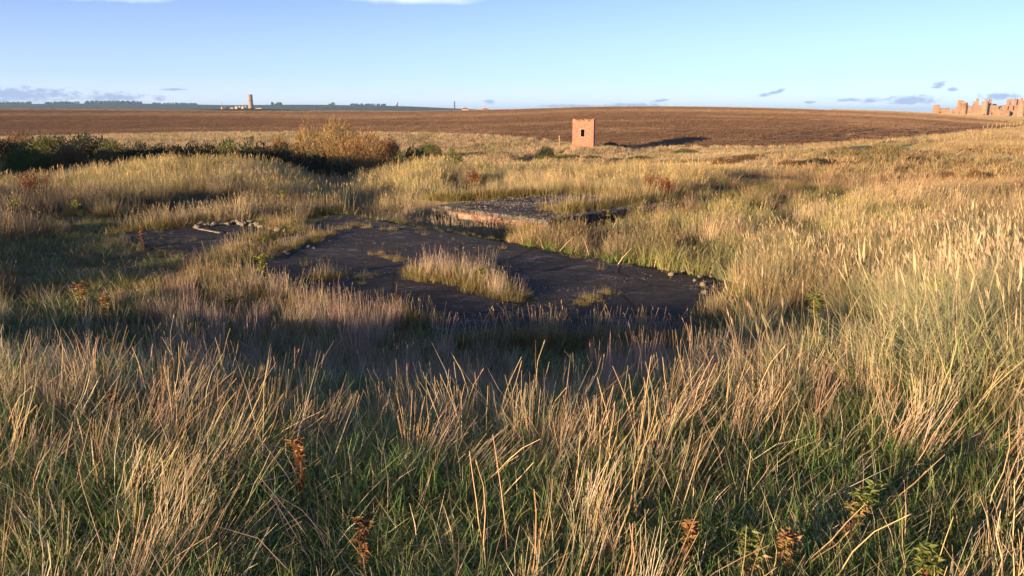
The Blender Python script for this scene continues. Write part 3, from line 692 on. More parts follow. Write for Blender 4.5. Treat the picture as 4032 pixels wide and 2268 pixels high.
# --- near grass
REAL = True
def near_grass():
    parts = []
    def lean_of(x, y):
        az = np.degrees(np.arctan2(x, y)); r = np.hypot(x, y)
        lx = .10 + .30 * np.exp(-((az + 22) / 16) ** 2) * (1 - sstep(4, 9, r)) + (vnoise(x, y, .8, 21) - .5) * .8 + .1 * (az > 10)
        ly = (vnoise(x, y, .8, 22) - .5) * .7; return lx, ly
    def hs_of(x, y):                   # lower growth on the slope just in front of the roofs
        n, t = nt(x, y); r = np.hypot(x, y); return 1 - .3 * sstep(2.8, 5.5, n) * sstep(5, 8, r)
    for kind, cnt, r0, r1, sc0 in (('green', 2500, 1.1, 5.6, 1.0), ('greenmid', 3500, 5.4, 13, 1.0)):
        x, y = wedge(cnt, r0, r1, -41, 41); k = clear(x, y); x, y = sel(k, x, y); lx, ly = lean_of(x, y)
        g = fbm(x, y, 1.4, 2, 31)[:, None]; ti = jit(len(x)) * (1.6 - .65 * g)
        parts.append((kind, x, y, rng.uniform(.55, .95, len(x)) * hs_of(x, y), ti, lx * .7, ly, 0))
    x, y = wedge(450, 1.15, 12, -41, 41); k = clear(x, y); x, y = sel(k, x, y); lx, ly = lean_of(x, y)
    parts.append(('thatch', x, y, rng.uniform(.55, .9, len(x)) * hs_of(x, y), jit(len(x), (.95, .93, .9)), lx, ly, 0))
    for kind, cnt, r0, r1, q in (('dry', 3300, 1.2, 5.8, .22), ('drymid', 4600, 5.6, 13.5, .20)):
        x, y = wedge(cnt, r0, r1, -41, 41)
        d = .02 + .6 * sstep(.48, .66, fbm(x, y, 1.1, 2, 33)) + .5 * sstep(.62, .8, vnoise(x, y, .45, 35)) + .6 * gauss_blobs(x, y, NEARB) - 1.3 * gauss_blobs(x, y, DARKB); d += .22 * sstep(6, 8, np.hypot(x, y)) * (np.abs(np.degrees(np.arctan2(x, y))) < 16)
        k = clear(x, y) & (rng.random(len(x)) < q * d); x, y = sel(k, x, y); lx, ly = lean_of(x, y)
        parts.append((kind, x, y, rng.uniform(.26, .54, len(x)) * np.interp(np.hypot(x, y), [2, 6, 9], [.9, 1.1, 1.3]) * hs_of(x, y), jit(len(x), (1.12, 1.12, 1.12)), lx + rng.normal(0, .12, len(x)), ly + rng.normal(0, .12, len(x)), 0))
    x, y = wedge(1200, 1.2, 7, -41, 41)
    d = .12 + gauss_blobs(x, y, NEARB) - .5 * gauss_blobs(x, y, DARKB) + (.3 + .35 * (np.hypot(x, y) < 4)) * (np.degrees(np.arctan2(x, y)) > 0)
    k = rng.random(len(x)) < .5 * d; x, y = sel(k, x, y); lx, ly = lean_of(x, y)
    parts.append(('stalk', x, y, rng.uniform(.3, .58, len(x)), jit(len(x), (1, 1, 1), .1), lx * 1.1, ly + rng.normal(0, .12, len(x)), 0))
    # mauve seeding grass in front of the large slab
    x, y = wedge(2600, 6.2, 13.5, -26, 16); n, t = nt(x, y)
    d = .62 * np.exp(-((n - 5.2) / 1.2) ** 2) * (.25 + 1.5 * sstep(.35, .75, vnoise(x, y, .8, 41))) * (1 - .3 * sstep(-11, -8, t)); k = clear(x, y) & (rng.random(len(x)) < .75 * d); x, y = sel(k, x, y)
    parts.append(('pink', x, y, rng.uniform(.4, .75, len(x)), jit(len(x)), .05, 0, 0))
    # coarse marram on the right
    x, y = wedge(2300, 3.5, 17, 12, 42); az = np.degrees(np.arctan2(x, y)); r = np.hypot(x, y)
    d = sstep(.36, .55, fbm(x, y, 2.2, 2, 51)) * sstep(13, 22, az); k = clear(x, y) & (rng.random(len(x)) < .6 * d); x, y = sel(k, x, y)
    parts.append(('marram', x, y, rng.uniform(.55, .9, len(x)), jit(len(x)), -.22 + rng.normal(0, .15, len(x)), .05, 0))
    layer('meadow_grass', 'tall straw and green grass filling the foreground', parts, real=REAL)
near_grass()
def roof_grass():
    parts = []
    for (cx, cy, r_) in TUFTS:
        r_ = r_ * (.7 if cx < -3.5 else 1); n = int(30 * r_ * r_ / .16) + 3; a = rng.random(n) * 6.283; rr = r_ * np.sqrt(rng.random(n)); x = cx + rr * np.cos(a); y = cy + rr * np.sin(a)
        h = np.full(n, -1.2) - height(x, y); parts.append(('moss', x, y, rng.uniform(.55, 1.1, n) * (1.0 if r_ > .35 and cx > -3 else .85 if r_ > .25 else .42), jit(n), .05, 0, h))
        if r_ > .25 and cx > -3:
            k = max(2, int(n * .09)); parts.append(('pink', x[:k], y[:k], rng.uniform(.4, .75, k), jit(k), .05, 0, h[:k]))
    for (cx, cy, r_) in EDGE:
        n = 14; s_ = 1.15 if r_ > .3 else .85; x = cx + rng.normal(0, r_ * .6, n); y = cy + rng.normal(0, r_ * .6, n); h = np.full(n, -1.32) - height(x, y)
        parts.append(('moss', x, y, rng.uniform(.9, 1.6, n) * s_, jit(n, (.95, .95, .8)), 0, 0, np.maximum(h, 0)))
    for poly in (MAIN, LEFTP, BACK):       # moss cushions along the broken rims and joints
        q = np.array(poly + [poly[0]]); n = 900; nn = rng.uniform(q[:, 0].min(), q[:, 0].max(), n); tt = rng.uniform(q[:, 1].min(), q[:, 1].max(), n); d = np.full(n, 9.)
        for a, c in zip(q[:-1], q[1:]):
            e = c - a; t = np.clip(((nn - a[0]) * e[0] + (tt - a[1]) * e[1]) / (e @ e), 0, 1); d = np.minimum(d, np.hypot(nn - a[0] - t * e[0], tt - a[1] - t * e[1]))
        x, y = xy(nn, tt); k = in_poly(nn, tt, poly) & (rng.random(n) < .75 * np.exp(-d / .28) * (.3 + vnoise(x, y, .7, 111)) + .10 * (vnoise(x, y, .8, 113) > .72)); x, y = sel(k, x, y)
        parts.append(('moss', x, y, rng.uniform(.2, .5, len(x)), jit(len(x), (.75, .78, .7)), 0, 0, (-1.3 if poly is BACK else -1.2) - height(x, y)))
    layer('slab_grass', 'olive mossy turf and tufts growing on and along the concrete slabs', parts)
roof_grass()
def grit():
    parts = []
    for poly, z, n, sc_ in ((MAIN, -1.199, 300, .5), (LEFTP, -1.194, 70, .5), (BACK, -1.299, 420, 1.1)):
        q = np.array(poly); nn = rng.uniform(q[:, 0].min(), q[:, 0].max(), n); tt = rng.uniform(q[:, 1].min(), q[:, 1].max(), n); k = in_poly(nn, tt, poly); x, y = xy(nn[k], tt[k])
        k = rng.random(len(x)) < .25 + 1.2 * sstep(.45, .65, fbm(x, y, 1.6, 2, 101)); x, y = sel(k, x, y); parts.append(('grit', x, y, rng.uniform(.7, 1.4, len(x)) * sc_, jit(len(x), (1, 1, 1), .1), 0, 0, z - height(x, y)))
    layer('loose_grit', 'loose grit and shell fragments strewn over the concrete slabs', parts, 'grit')
grit()
# --- middle distance
C_STRAW = np.array((.47, .345, .195)); C_PALE = np.array((.54, .43, .265)); C_RUST = np.array((.38, .255, .15)); C_OLIVE = np.array((.23, .205, .075)); C_MARR = np.array((.57, .485, .285)); C_DUSK = np.array((.40, .335, .225)); C_GREEN = np.array((.09, .12, .04))
def blend(cols, ws):
    ws = np.array(ws); ws = ws / (ws.sum(0) + 1e-9); return sum(c[None] * w[:, None] for c, w in zip(cols, ws))
def mid_grass():
    parts = []
    x, y = wedge(2600, 12.5, 24, -41, -8); k = clear(x, y) & (rng.random(len(x)) < .35 + .65 * in_rect(x, y, 1.5, 6.0, -22, -11, 1.5)); x, y = sel(k, x, y)
    parts.append(('greenmid', x, y, rng.uniform(.38, .7, len(x)), jit(len(x), (1.5, 1.25, 1.15)), .05, 0, 0))
    x, y = wedge(5200, 12.5, 36, -10, 41); k = clear(x, y) & (rng.random(len(x)) < .75 * sstep(.5, .62, fbm(x, y, 2.4, 2, 67))); x, y = sel(k, x, y)
    parts.append(('greenmid', x, y, rng.uniform(.8, 1.5, len(x)), jit(len(x), (1.3, 1.15, 1.0)), .05, 0, 0))
    x, y = wedge(24000, 11.5, 58, -40, 40); r = np.hypot(x, y); keep = clear(x, y) & (rng.random(len(x)) < np.interp(r, [11, 20, 40, 58], [1, .95, .75, .5])); x, y = sel(keep, x, y)
    u, v = nearpix(x, y); r = np.hypot(x, y); n1 = fbm(x, y, 3.5, 3, 61); n2 = fbm(x, y, 1.5, 2, 63)
    rust = sstep(2000, 2900, u) * sstep(26, 32, y); marr = ((y > 31) & (y < 52)) * 1.0 * (1 - sstep(2700, 3100, u)); marr = marr * (.35 + sstep(.35, .6, n1))
    pale = sstep(2100, 2500, u) * (1 - sstep(24, 30, y)) * .8; dusk = (1 - sstep(1500, 2100, u)) * (1 - sstep(29, 34, y)) * .8
    col = blend([C_RUST, C_MARR, C_PALE, C_DUSK, C_STRAW, C_OLIVE], [rust * 1.2, marr * 1.5, pale, dusk, np.full(len(x), .35), .75 * sstep(.5, .66, n2)])
    ti = col * jit(len(x), (1, 1, 1), .14, .04)
    ism = ((marr > .5) & (rng.random(len(x)) < .75)) | ((u > 2500) & (r < 27) & (fbm(x, y, 2.0, 2, 69) > .64)); grn = ism & (r < 27) & (u > 2500); ti[grn] = ti[grn] * np.array((.85, .95, .82)); fine = (rust > .5) & (rng.random(len(x)) < .8)
    k = ism; parts.append(('midmarram', x[k], y[k], rng.uniform(.6, 1.0, k.sum()) * np.where(grn[k], .72, 1), ti[k], .08, 0, 0))
    ti = ti * (.62 + .75 * sstep(.3, .7, fbm(x, y, 2.6, 3, 68)))[:, None]
    n_, t_ = nt(x, y); near = in_rect(x, y, 5.8, 12.2, -20.5, -5.0, .1); lowf = 1 - np.maximum(.45 * in_rect(x, y, 3.2, 11.9, -20.5, -9.5, 1.2) + .28 * in_rect(x, y, 2.8, 9, -20.5, -14, 1.0), in_rect(x, y, 11.5, 15.0, -22, -18.5, .8) * .25) * ((y < 19.5) | (n_ > 11))
    tus = .28 + .92 * sstep(.38, .62, fbm(x, y, 1.9, 2, 65)) ; bare = (tus < .75) & (rng.random(len(x)) < .7) & (r < 36)
    ti = np.where(bare[:, None], (C_OLIVE * np.array((.85, .95, .9)))[None] * jit(len(x)), ti)
    k = ~ism & ~fine; parts.append(('mid', x[k], y[k], rng.uniform(.6, 1.0, k.sum()) * lowf[k] * tus[k], ti[k], .05 + rng.normal(0, .1, k.sum()), 0, 0))
    k = fine; parts.append(('mid', x[k], y[k], rng.uniform(.35, .6, k.sum()), ti[k], .05, 0, 0))
    layer('dune_grass', 'dry dune grass over the middle ground and the two marram dunes', parts)
mid_grass()
PATH = [(2700, 640), (3000, 628), (3200, 605), (3400, 588), (3600, 566), (3800, 540), (3950, 524), (4100, 512), (4400, 498)]
PATHP = [ground_at(u, v, 60, 600) for u, v in PATH]
def path_dist(x, y):
    d = np.full(len(x), 1e9)
    for a, b in zip(PATHP[:-1], PATHP[1:]):
        ex, ey = b.x - a.x, b.y - a.y; t = np.clip(((x - a.x) * ex + (y - a.y) * ey) / (ex * ex + ey * ey), 0, 1); d = np.minimum(d, np.hypot(x - a.x - t * ex, y - a.y - t * ey))
    return d
def field_edge(x, y):
    az = np.degrees(np.arctan2(x, y)); ky, _ = knots_at(az); lr = np.log(np.hypot(x, y)); return np.exp(lr) - np.exp(ky[11]), np.exp(lr) - np.exp(ky[13])
def far_grass():
    parts = []
    x, y = wedge(52000, 54, 160, -39, 39); e, _ = field_edge(x, y); pd = path_dist(x, y); k = (e < .3) & (pd > 1.0); x, y, pd = sel(k, x, y, pd)
    u, v = nearpix(x, y); n1 = fbm(x, y, 14, 3, 71); n2 = fbm(x, y, 5, 2, 73)
    gold = sstep(2900, 3300, u) * (1 - .6 * sstep(.5, .7, n1)); olive = .9 * sstep(.50, .66, n2) + 2.5 * (pd < 3.6); bank = sstep(100, 125, y) * .6
    col = blend([C_PALE * 1.02, np.array((.36, .26, .11)), C_OLIVE, C_STRAW, C_DUSK], [.5 + bank, gold * 1.3, olive, np.full(len(x), .3), .5 * sstep(.55, .75, n1)])
    ti = col * jit(len(x), (1, 1, 1), .16, .04)
    fine = (u > 2950) & (rng.random(len(x)) < .6)
    k = ~fine; parts.append(('far', x[k], y[k], rng.uniform(.55, 1.1, k.sum()) * np.where(pd[k] < 5, .5, 1), ti[k], .05, 0, 0)); k = fine; parts.append(('farfine', x[k], y[k], rng.uniform(.7, 1.2, k.sum()), ti[k], .05, 0, 0))
    # beyond: towards the castle, and the strip behind the field crest
    x, y = wedge(26000, 150, 700, 22, 40); e0, e1 = field_edge(x, y); k = (e0 < .3) | (e1 > 0); x, y = sel(k, x, y)
    col = blend([C_PALE, np.array((.36, .26, .11)), C_OLIVE], [np.full(len(x), .6), np.full(len(x), .5), sstep(.45, .6, fbm(x, y, 40, 3, 77))]) * jit(len(x), (1, 1, 1), .15)
    parts.append(('far', x, y, rng.uniform(.9, 1.7, len(x)), col, 0, 0, 0))
    x, y = wedge(16000, 440, 620, -40, 26); e0, e1 = field_edge(x, y); k = (e1 > 0) & (e1 < 45); x, y = sel(k, x, y)
    parts.append(('farfine', x, y, rng.uniform(1.0, 2.2, len(x)), C_STRAW * jit(len(x), (1, 1, 1), .15), 0, 0, 0))
    layer('bank_grass', 'coarse straw-coloured grass on the banks beside the ploughed field', parts)
far_grass()
def soil_clods():
    # turned earth of the ploughed field: lumps laid in bands along the plough lines
    r = 128 * np.exp(rng.random(60000) * math.log(540 / 128)); a = np.radians(rng.uniform(-38, 38, 60000)); x = r * np.sin(a); y = r * np.cos(a)
    e0, e1 = field_edge(x, y); k = (e0 > .8) & (e1 < -1); x, y = sel(k, x, y)
    band = fbm(x * .22, y, 7, 3, 91); big = fbm(x * .3, y, 60, 2, 93); line = np.exp(-((y - 150 - .045 * x - 6 * vnoise(x, y, 60, 94)) / .8) ** 2) + np.exp(-((y - 205 + .10 * x) / 1.3) ** 2) * .7 + np.exp(-((y - 175 - .12 * x) / 1.0) ** 2) * .6
    pale = np.clip(sstep(.55, .75, band) * .5 + .8 * sstep(.48, .7, big) * sstep(180, 300, r[k]) + line * (vnoise(x, y, 5, 95) > .35), 0, 1)
    ti = (np.array((.158, .097, .060))[None] * (1 - pale[:, None]) + np.array((.28, .185, .112))[None] * pale[:, None]) * jit(len(x), (1, 1, 1), .05, .02)
    layer('soil_clods', 'lumps of turned brown earth all over the ploughed field', [('clod', x, y, rng.uniform(.8, 1.1, len(x)) * np.interp(r[k], [130, 500], [.85, 1.6]), ti, 0, 0, 0)], 'soil')
soil_clods()
def back_grass():
    x, y = wedge(900, 1.6, 12, 41, 319); n = len(x)
    layer('meadow_grass', 'tall grass on the dune behind the viewpoint', [('dry', x[:220], y[:220], rng.uniform(.4, .7, 220), jit(220), .1, 0, 0), ('green', x[220:], y[220:], rng.uniform(.8, 1.2, n - 220), jit(n - 220), 0, 0, 0)])
back_grass()
# ------------------------------------------------------------------ footpath along the right-hand bank
def make_path():
    V = []; F = []; pts = []
    for a, b in zip(PATHP[:-1], PATHP[1:]):
        n = max(2, int((b - a).length / 2.0))
        for k in range(n): pts.append(a.lerp(b, k / n))
    for i, p in enumerate(pts):
        d = (pts[min(i + 1, len(pts) - 1)] - pts[max(i - 1, 0)]); d.z = 0; d.normalize(); nrm = Vector((-d.y, d.x, 0))
        for s in (-.7, -.3, .3, .7):
            q = p + nrm * (s * (1 + .3 * math.sin(i * 1.7))); V.append((q.x, q.y, hz(q.x, q.y) + (.05 if abs(s) < .4 else .02)))
    for i in range(len(pts) - 1):
        for j in range(3): F.append((4 * i + j, 4 * i + j + 1, 4 * i + 5 + j, 4 * i + 4 + j)[::-1])
    tag(mesh_obj('path', V, F, simple('trodden_turf', (.22, .205, .085), (.32, .28, .14), 1.3, 1.0), smooth=True), 'narrow trodden path climbing the bank at right', None, None, 'structure')
make_path()

# ------------------------------------------------------------------ brick observation tower
def tower_brick():
    m = Mat('tower_brickwork'); tc_ = m.node('ShaderNodeTexCoord'); sp = m.node('ShaderNodeSeparateXYZ'); m.l.new(tc_.outputs['Object'], sp.inputs[0])
    cb = m.node('ShaderNodeCombineXYZ'); m.put(cb.inputs[0], m.math('ADD', sp.outputs[0], sp.outputs[1])); m.put(cb.inputs[1], sp.outputs[2])
    b = m.node('ShaderNodeTexBrick'); m.l.new(cb.outputs[0], b.inputs['Vector']); b.inputs['Scale'].default_value = 1.0
    b.inputs['Brick Width'].default_value = .225; b.inputs['Row Height'].default_value = .075; b.inputs['Mortar Size'].default_value = .006
    b.inputs['Color1'].default_value = (.43, .145, .088, 1); b.inputs['Color2'].default_value = (.28, .085, .055, 1); b.inputs['Mortar'].default_value = (.46, .30, .24, 1)
    low = m.noise(1.1, 5, .65); spl = m.noise(2.6, 5, .7, m.coord(scale=(1, 1, 2.2)))
    c = m.mix(m.ramp(spl, [(.49, 0.0), (.58, .75)]), b.outputs['Color'], (.54, .29, .20))
    zz = m.math('MULTIPLY', sp.outputs[2], .2222)
    top = m.math('ADD', zz, m.math('MULTIPLY', m.noise(2.2, 6, .7), .8)); c = m.mix(m.ramp(top, [(1.0, 0.0), (1.35, .75)]), c, (.48, .29, .165))
    bot = m.math('ADD', m.math('SUBTRACT', 1.0, zz), m.math('MULTIPLY', low, .3)); c = m.mix(m.ramp(bot, [(1.02, 0.0), (1.12, .5)]), c, (.50, .31, .22))
    m.color(c); m.bump(b.outputs['Fac'], -.5, .02); return m.done()
M_TB = tower_brick(); M_TRIM = simple('worn_render', (.50, .34, .24), (.40, .26, .18), 5, .9, (.5, .02))
def brick_tower():
    W, D, H, T = 3.12, 3.1, 4.55, .24
    e = empty('brick_tower', (TOWER.x, TOWER.y, TOWER.z - .15), R(-10.4)); tag(e, 'square roofless red brick lookout tower with one small window', 'tower')
    hw = W / 2; f = -D / 2; wx0, wx1, wz0, wz1 = -.33, .22, 2.08, 3.12
    mb = MB(); mb.box(-hw, wx0, f, f + T, 0, H); mb.box(wx1, hw, f, f + T, 0, H); mb.box(wx0, wx1, f, f + T, 0, wz0); mb.box(wx0, wx1, f, f + T, wz1, H); mb.build('front_wall', M_TB, e)
    mb = MB(); mb.box(-hw, hw, D / 2 - T, D / 2, 0, H); mb.build('rear_wall', M_TB, e)
    for s in (-1, 1):
        mb = MB(); a, b = (-hw, -hw + T) if s < 0 else (hw - T, hw); mb.box(a, b, f + T, D / 2 - T, 0, H); mb.build('side_wall', M_TB, e)
    mb = MB(); mb.box(-hw + T, hw - T, f + T, D / 2 - T, H - .45, H - .25); mb.build('roof', M_TRIM, e)
    w = MB(); t = .085
    w.box(wx0 - t, wx0, f - .02, f + .06, wz0 - t, wz1 + t); w.box(wx1, wx1 + t, f - .02, f + .06, wz0 - t, wz1 + t); w.box(wx0, wx1, f - .02, f + .06, wz1, wz1 + t); w.box(wx0, wx1, f - .05, f + .06, wz0 - t, wz0)
    w.build('window_frame', M_TRIM, e)
    # broken coping: bricks left standing on the wall head
    random.seed(5); mb = MB(); mb.box(0, .22, -.11, .11, 0, .09); cm = mb.build('coping_stone', simple('lichened_stone', (.46, .30, .19), (.36, .22, .13), 6), link=False).data
    x = -hw + .02
    while x < hw - .26:
        if random.random() < .78:
            o = data_obj('coping_stone', cm, e); o.location = (x, f + .12, H + .002); o.scale = (1, 1, random.choice((.3, .6, 1.0, 1.3)))
        x += .235
    for s in (-1, 1):
        for k in range(11):
            if random.random() < .7: o = data_obj('coping_stone', cm, e); o.location = (s * (hw - .12), f + .3 + k * .24, H + .002); o.rotation_euler[2] = R(90)
    wp = foliage('wall_weed', (.12, .13, .03), (.22, .2, .05))
    for (cx, cz) in ((-.95, H + .02), (-.7, H - .1), (.0, H - .08), (.85, H - .12), (1.1, H + .06), (.55, H + .08), (-.15, H + .05)):
        mb = MB()
        for k in range(26):
            a = random.uniform(0, 6.28); mb.leaf((cx + random.gauss(0, .09), f - .02 + random.gauss(0, .04), cz), (math.cos(a) * .7, -.5 + math.sin(a) * .5, random.uniform(-.4, 1)), random.uniform(.12, .28), .05)
        mb.build('wall_plant', wp, e)
    mb = MB(); mb.box(hw + .001, hw + .05, f + .25, f + .31, .3, H - .1); mb.build('drain_pipe', simple('rusty_iron', (.06, .04, .03), (.09, .06, .045)), e)
brick_tower()
M_WOOD = simple('weathered_wood', (.36, .28, .17), (.24, .18, .11), 7)
def fence_post(p, h, label, group, lean=0.0, rail=None, th=.13):
    e = empty('fence_post', p); mb = MB(); mb.prism([(th * .5 * math.cos(a), th * .5 * math.sin(a)) for a in np.linspace(0, 6.283, 9)[:-1]], -.3, h); q = mb.build('post', M_WOOD, e); q.rotation_euler = (0, lean, random.uniform(0, 3))
    if rail:
        mb = MB(); mb.tube([(0, 0, h * .72), rail], [.06, .05], 5); mb.build('rail', M_WOOD, e)
    tag(e, label, 'fence post', group)
p = ground_at(2203, 556, 90, 140); p = Vector((at(2203, 548, 121).x, 121, 0)); p.z = hz(p.x, p.y)
fence_post(p, at(2203, 534, 121).z - p.z, 'pale wooden strainer post with a slanting rail left of the brick tower', 'fence posts', 0, (-.75, -.1, .9 * (at(2203, 534, 121).z - p.z) - .45), .2)
random.seed(3)
for k, u in enumerate((3870, 3888, 3905, 3922, 3940, 3958, 3975, 3990, 4004, 4018)):
    p = ground_at(u, 512 - (u - 3870) * .11, 90, 500); fence_post(p, 1.35 * random.uniform(.85, 1.15), 'weathered post of the fence climbing beside the field at far right', 'fence posts at far right', random.gauss(0, .06), None, .16)
for k, u in enumerate((2750, 2850, 3066, 2725)):
    p = ground_at(u, (655, 610, 600, 650)[k], 45, 200); fence_post(p, 1.1, 'lone short post standing in the rough grass right of the brick tower', 'lone posts in the rough grass', random.gauss(0, .08), None, .12)

# ------------------------------------------------------------------ ruined castle on the cliff
def stone_mat(name, a, b, c):
    m = Mat(name); n = m.noise(.35, 6, .65); n2 = m.noise(2.2, 5, .7)
    col = m.ramp(n, [(.3, a), (.55, b), (.75, c)]); col = m.mix(m.ramp(n2, [(.5, 0.0), (.75, .5)]), col, tuple(q * .55 for q in a)); m.color(col); m.bump(n2, .7, .15); return m.done()
M_CASTLE = stone_mat('granite_rubble', (.27, .165, .105), (.36, .23, .148), (.43, .30, .205))
M_COT = stone_mat('cottage_stone', (.32, .25, .18), (.44, .35, .25), (.52, .43, .32))
def pierced(name, x0, x1, z0, z1, holes, th, mat, parent, y=0.0, rag=0.0):
    """a wall from x0..x1, z0..z1 with rectangular holes, one solid mesh"""
    xs = sorted({x0, x1} | {h[0] for h in holes} | {h[1] for h in holes} | (set(np.linspace(x0, x1, 14)) if rag else set())); zs = sorted({z0, z1} | {h[2] for h in holes} | {h[3] for h in holes})
    xs = [q for q in xs if x0 - 1e-6 <= q <= x1 + 1e-6]; zs = [q for q in zs if z0 - 1e-6 <= q <= z1 + 1e-6]
    nx, nz = len(xs) - 1, len(zs) - 1
    full = [[not any(h[0] - 1e-6 <= (xs[i] + xs[i + 1]) / 2 <= h[1] + 1e-6 and h[2] - 1e-6 <= (zs[j] + zs[j + 1]) / 2 <= h[3] + 1e-6 for h in holes) for j in range(nz)] for i in range(nx)]
    V = []; F = []; ix = {}
    dzt = [random.uniform(-rag, rag) for _ in xs]
    def vt(i, j, k):
        if (i, j, k) not in ix: ix[(i, j, k)] = len(V); V.append((xs[i], y + k * th, zs[j] + (dzt[i] if j == nz else 0)))
        return ix[(i, j, k)]
    g = lambda i, j: 0 <= i < nx and 0 <= j < nz and full[i][j]
    for i in range(nx):
        for j in range(nz):
            if not g(i, j): continue
            F.append((vt(i, j, 0), vt(i + 1, j, 0), vt(i + 1, j + 1, 0), vt(i, j + 1, 0))); F.append((vt(i, j, 1), vt(i, j + 1, 1), vt(i + 1, j + 1, 1), vt(i + 1, j, 1)))
            if not g(i - 1, j): F.append((vt(i, j, 0), vt(i, j + 1, 0), vt(i, j + 1, 1), vt(i, j, 1)))
            if not g(i + 1, j): F.append((vt(i + 1, j, 0), vt(i + 1, j, 1), vt(i + 1, j + 1, 1), vt(i + 1, j + 1, 0)))
            if not g(i, j - 1): F.append((vt(i, j, 0), vt(i, j, 1), vt(i + 1, j, 1), vt(i + 1, j, 0)))
            if not g(i, j + 1): F.append((vt(i, j + 1, 0), vt(i + 1, j + 1, 0), vt(i + 1, j + 1, 1), vt(i, j + 1, 1)))
    return mesh_obj(name, V, F, mat, parent)
YC = 690.0; S = YC / FPX / 5.963
def castle():
    random.seed(21); base = at(3600 + 1700 / 5.963, 455, YC); zb = hz(base.x, base.y)
    e = empty('ruined_castle', (base.x, base.y, min(zb, base.z) + 1.5), 0); tag(e, 'roofless ruined pink granite castle with towers and empty windows on the skyline', 'castle ruin')
    X = lambda p: (p - 1700) * S; Z = lambda p: (672 - p) * S; zz = -4.0
    def wl_(name, a, b, top, holes=(), y=0.0, th=1.2, rag=.3): return pierced(name, X(a), X(b), zz, Z(top), [(X(h[0]), X(h[1]), Z(h[3]), Z(h[2])) for h in holes], th, M_CASTLE, e, y, rag)
    def rt(a, b, top, y=0.0, rim=True):
        r = (X(b) - X(a)) / 2; mb = MB(); p = [(r, zz), (r, Z(top) - .8), (r * 1.05, Z(top) - .8), (r * 1.05, Z(top)), (r * .75, Z(top)), (r * .75, Z(top) - 2)] if rim else [(r, zz), (r, Z(top)), (r * .75, Z(top)), (r * .75, Z(top) - 2)]
        mb.lathe(p, 20, (X(a) + X(b)) / 2, y + r * .6); return mb.build('round_tower', M_CASTLE, e, True)
    wl_('wall', 925, 1012, 557, [(965, 975, 600, 660)], 3); wl_('wall', 1012, 1100, 508, (), 2)
    rt(1095, 1228, 405, -1)
    wl_('wall', 1205, 1570, 482, [(1330, 1362, 510, 555)], 0, 1.5, .8)
    mb = MB(); mb.prism([(X(1290), -2.6), (X(1560), -4.2), (X(1560), 0), (X(1180), 0)], zz, .6); mb.build('rubble_bank', M_CASTLE, e)
    wl_('wall', 1240, 1395, 430, (), 14); wl_('chimney_stack', 1287, 1385, 356, (), 16, 4, .2); wl_('gable', 1385, 1425, 400, (), 15.5); wl_('gable', 1425, 1455, 428, (), 15.5); wl_('gable', 1455, 1485, 455, (), 15.5)
    wl_('wall', 1508, 1575, 388, (), 9); wl_('chimney_stack', 1563, 1602, 314, (), 8, 2, .1)
    rt(1568, 1697, 380, -1.5, False)
    mb = MB(); mb.box(X(1605), X(1632), -1.62, -1.3, Z(675), Z(622)); mb.build('doorway', simple('painted_void', (.015, .012, .01), (.02, .016, .014)), e)  # solid near-black box, shade of the opening put into the colour
    mb = MB(); mb.box(X(1650), X(1668), -1.45, -1.1, Z(555), Z(500)); mb.build('window', simple('painted_void_2', (.015, .012, .01), (.02, .016, .014)), e)
    wl_('front_wall', 1697, 2405, 468, [(1700, 1748, 400, 578), (1697, 1745, 628, 680), (1822, 1866, 628, 674), (1975, 2072, 484, 610), (2185, 2232, 486, 575), (2305, 2358, 486, 575), (2165, 2212, 626, 682), (2280, 2336, 630, 684)], 1.5, 1.6, .35)
    wl_('added_inner_wall', 1705, 2400, 490, (), 5.5, 1.0, .5)  # added wall behind the front, put in to keep its windows dark
    wl_('rear_wall', 1697, 2405, 505, [(1760, 1800, 540, 600), (1900, 1950, 540, 600), (2100, 2150, 530, 590)], 16, 1.2, .8)
    wl_('wall', 1822, 2100, 434, [(1955, 2010, 300, 458)], 12, 1.2, .4)
    mb = MB(); mb.v = [(X(1765), 9, Z(475)), (X(1818), 9, Z(475)), (X(1812), 9, Z(318)), (X(1800), 9, Z(314)), (X(1765), 10.5, Z(475)), (X(1818), 10.5, Z(475)), (X(1812), 10.5, Z(318)), (X(1800), 10.5, Z(314))]
    mb.f = [(0, 1, 2, 3), (7, 6, 5, 4), (0, 3, 7, 4), (3, 2, 6, 7), (2, 1, 5, 6), (1, 0, 4, 5)]; mb.build('gable', M_CASTLE, e)
    wl_('chimney_stack', 1912, 1952, 328, (), 11, 2.2, .2); wl_('porch_wall', 1962, 2160, 592, (), -3.5, 1.2, .5); wl_('porch_wall', 1962, 1990, 570, (), -2.2, 3.6, .2); wl_('porch_wall', 2135, 2160, 585, (), -2.2, 3.6, .2)
    for a, t in ((2250, 440), (2275, 410), (2295, 380)): wl_('gable', a, a + 26, t, (), 7)
    wl_('chimney_stack', 2308, 2368, 325, (), 7, 5, .2); wl_('chimney_stack', 2405, 2446, 320, (), 6, 2.4, .15)
    rt(2400, 2552, 384, -1.0, False)
    for (a, b, t, q) in ((2430, 2466, 630, 705), (2428, 2450, 500, 560)):
        mb = MB(); mb.box(X(a), X(b), -1.25, -.8, Z(q), Z(t)); mb.build('window', bpy.data.materials['painted_void'], e)
    wl_('wall', 2490, 2900, 300, [(2560, 2600, 420, 500), (2640, 2690, 420, 500), (2760, 2800, 420, 500), (2560, 2600, 600, 660), (2640, 2690, 600, 660), (2490, 2580, 200, 330), (2620, 2700, 200, 360), (2700, 2900, 200, 430)], 8, 1.4, .3)
    for a in (1700, 2030, 2400, 2880):
        mb = MB(); mb.box(X(a), X(a) + 1.2, 3.2, 15.9, zz, Z(520)); mb.build('cross_wall', M_CASTLE, e)
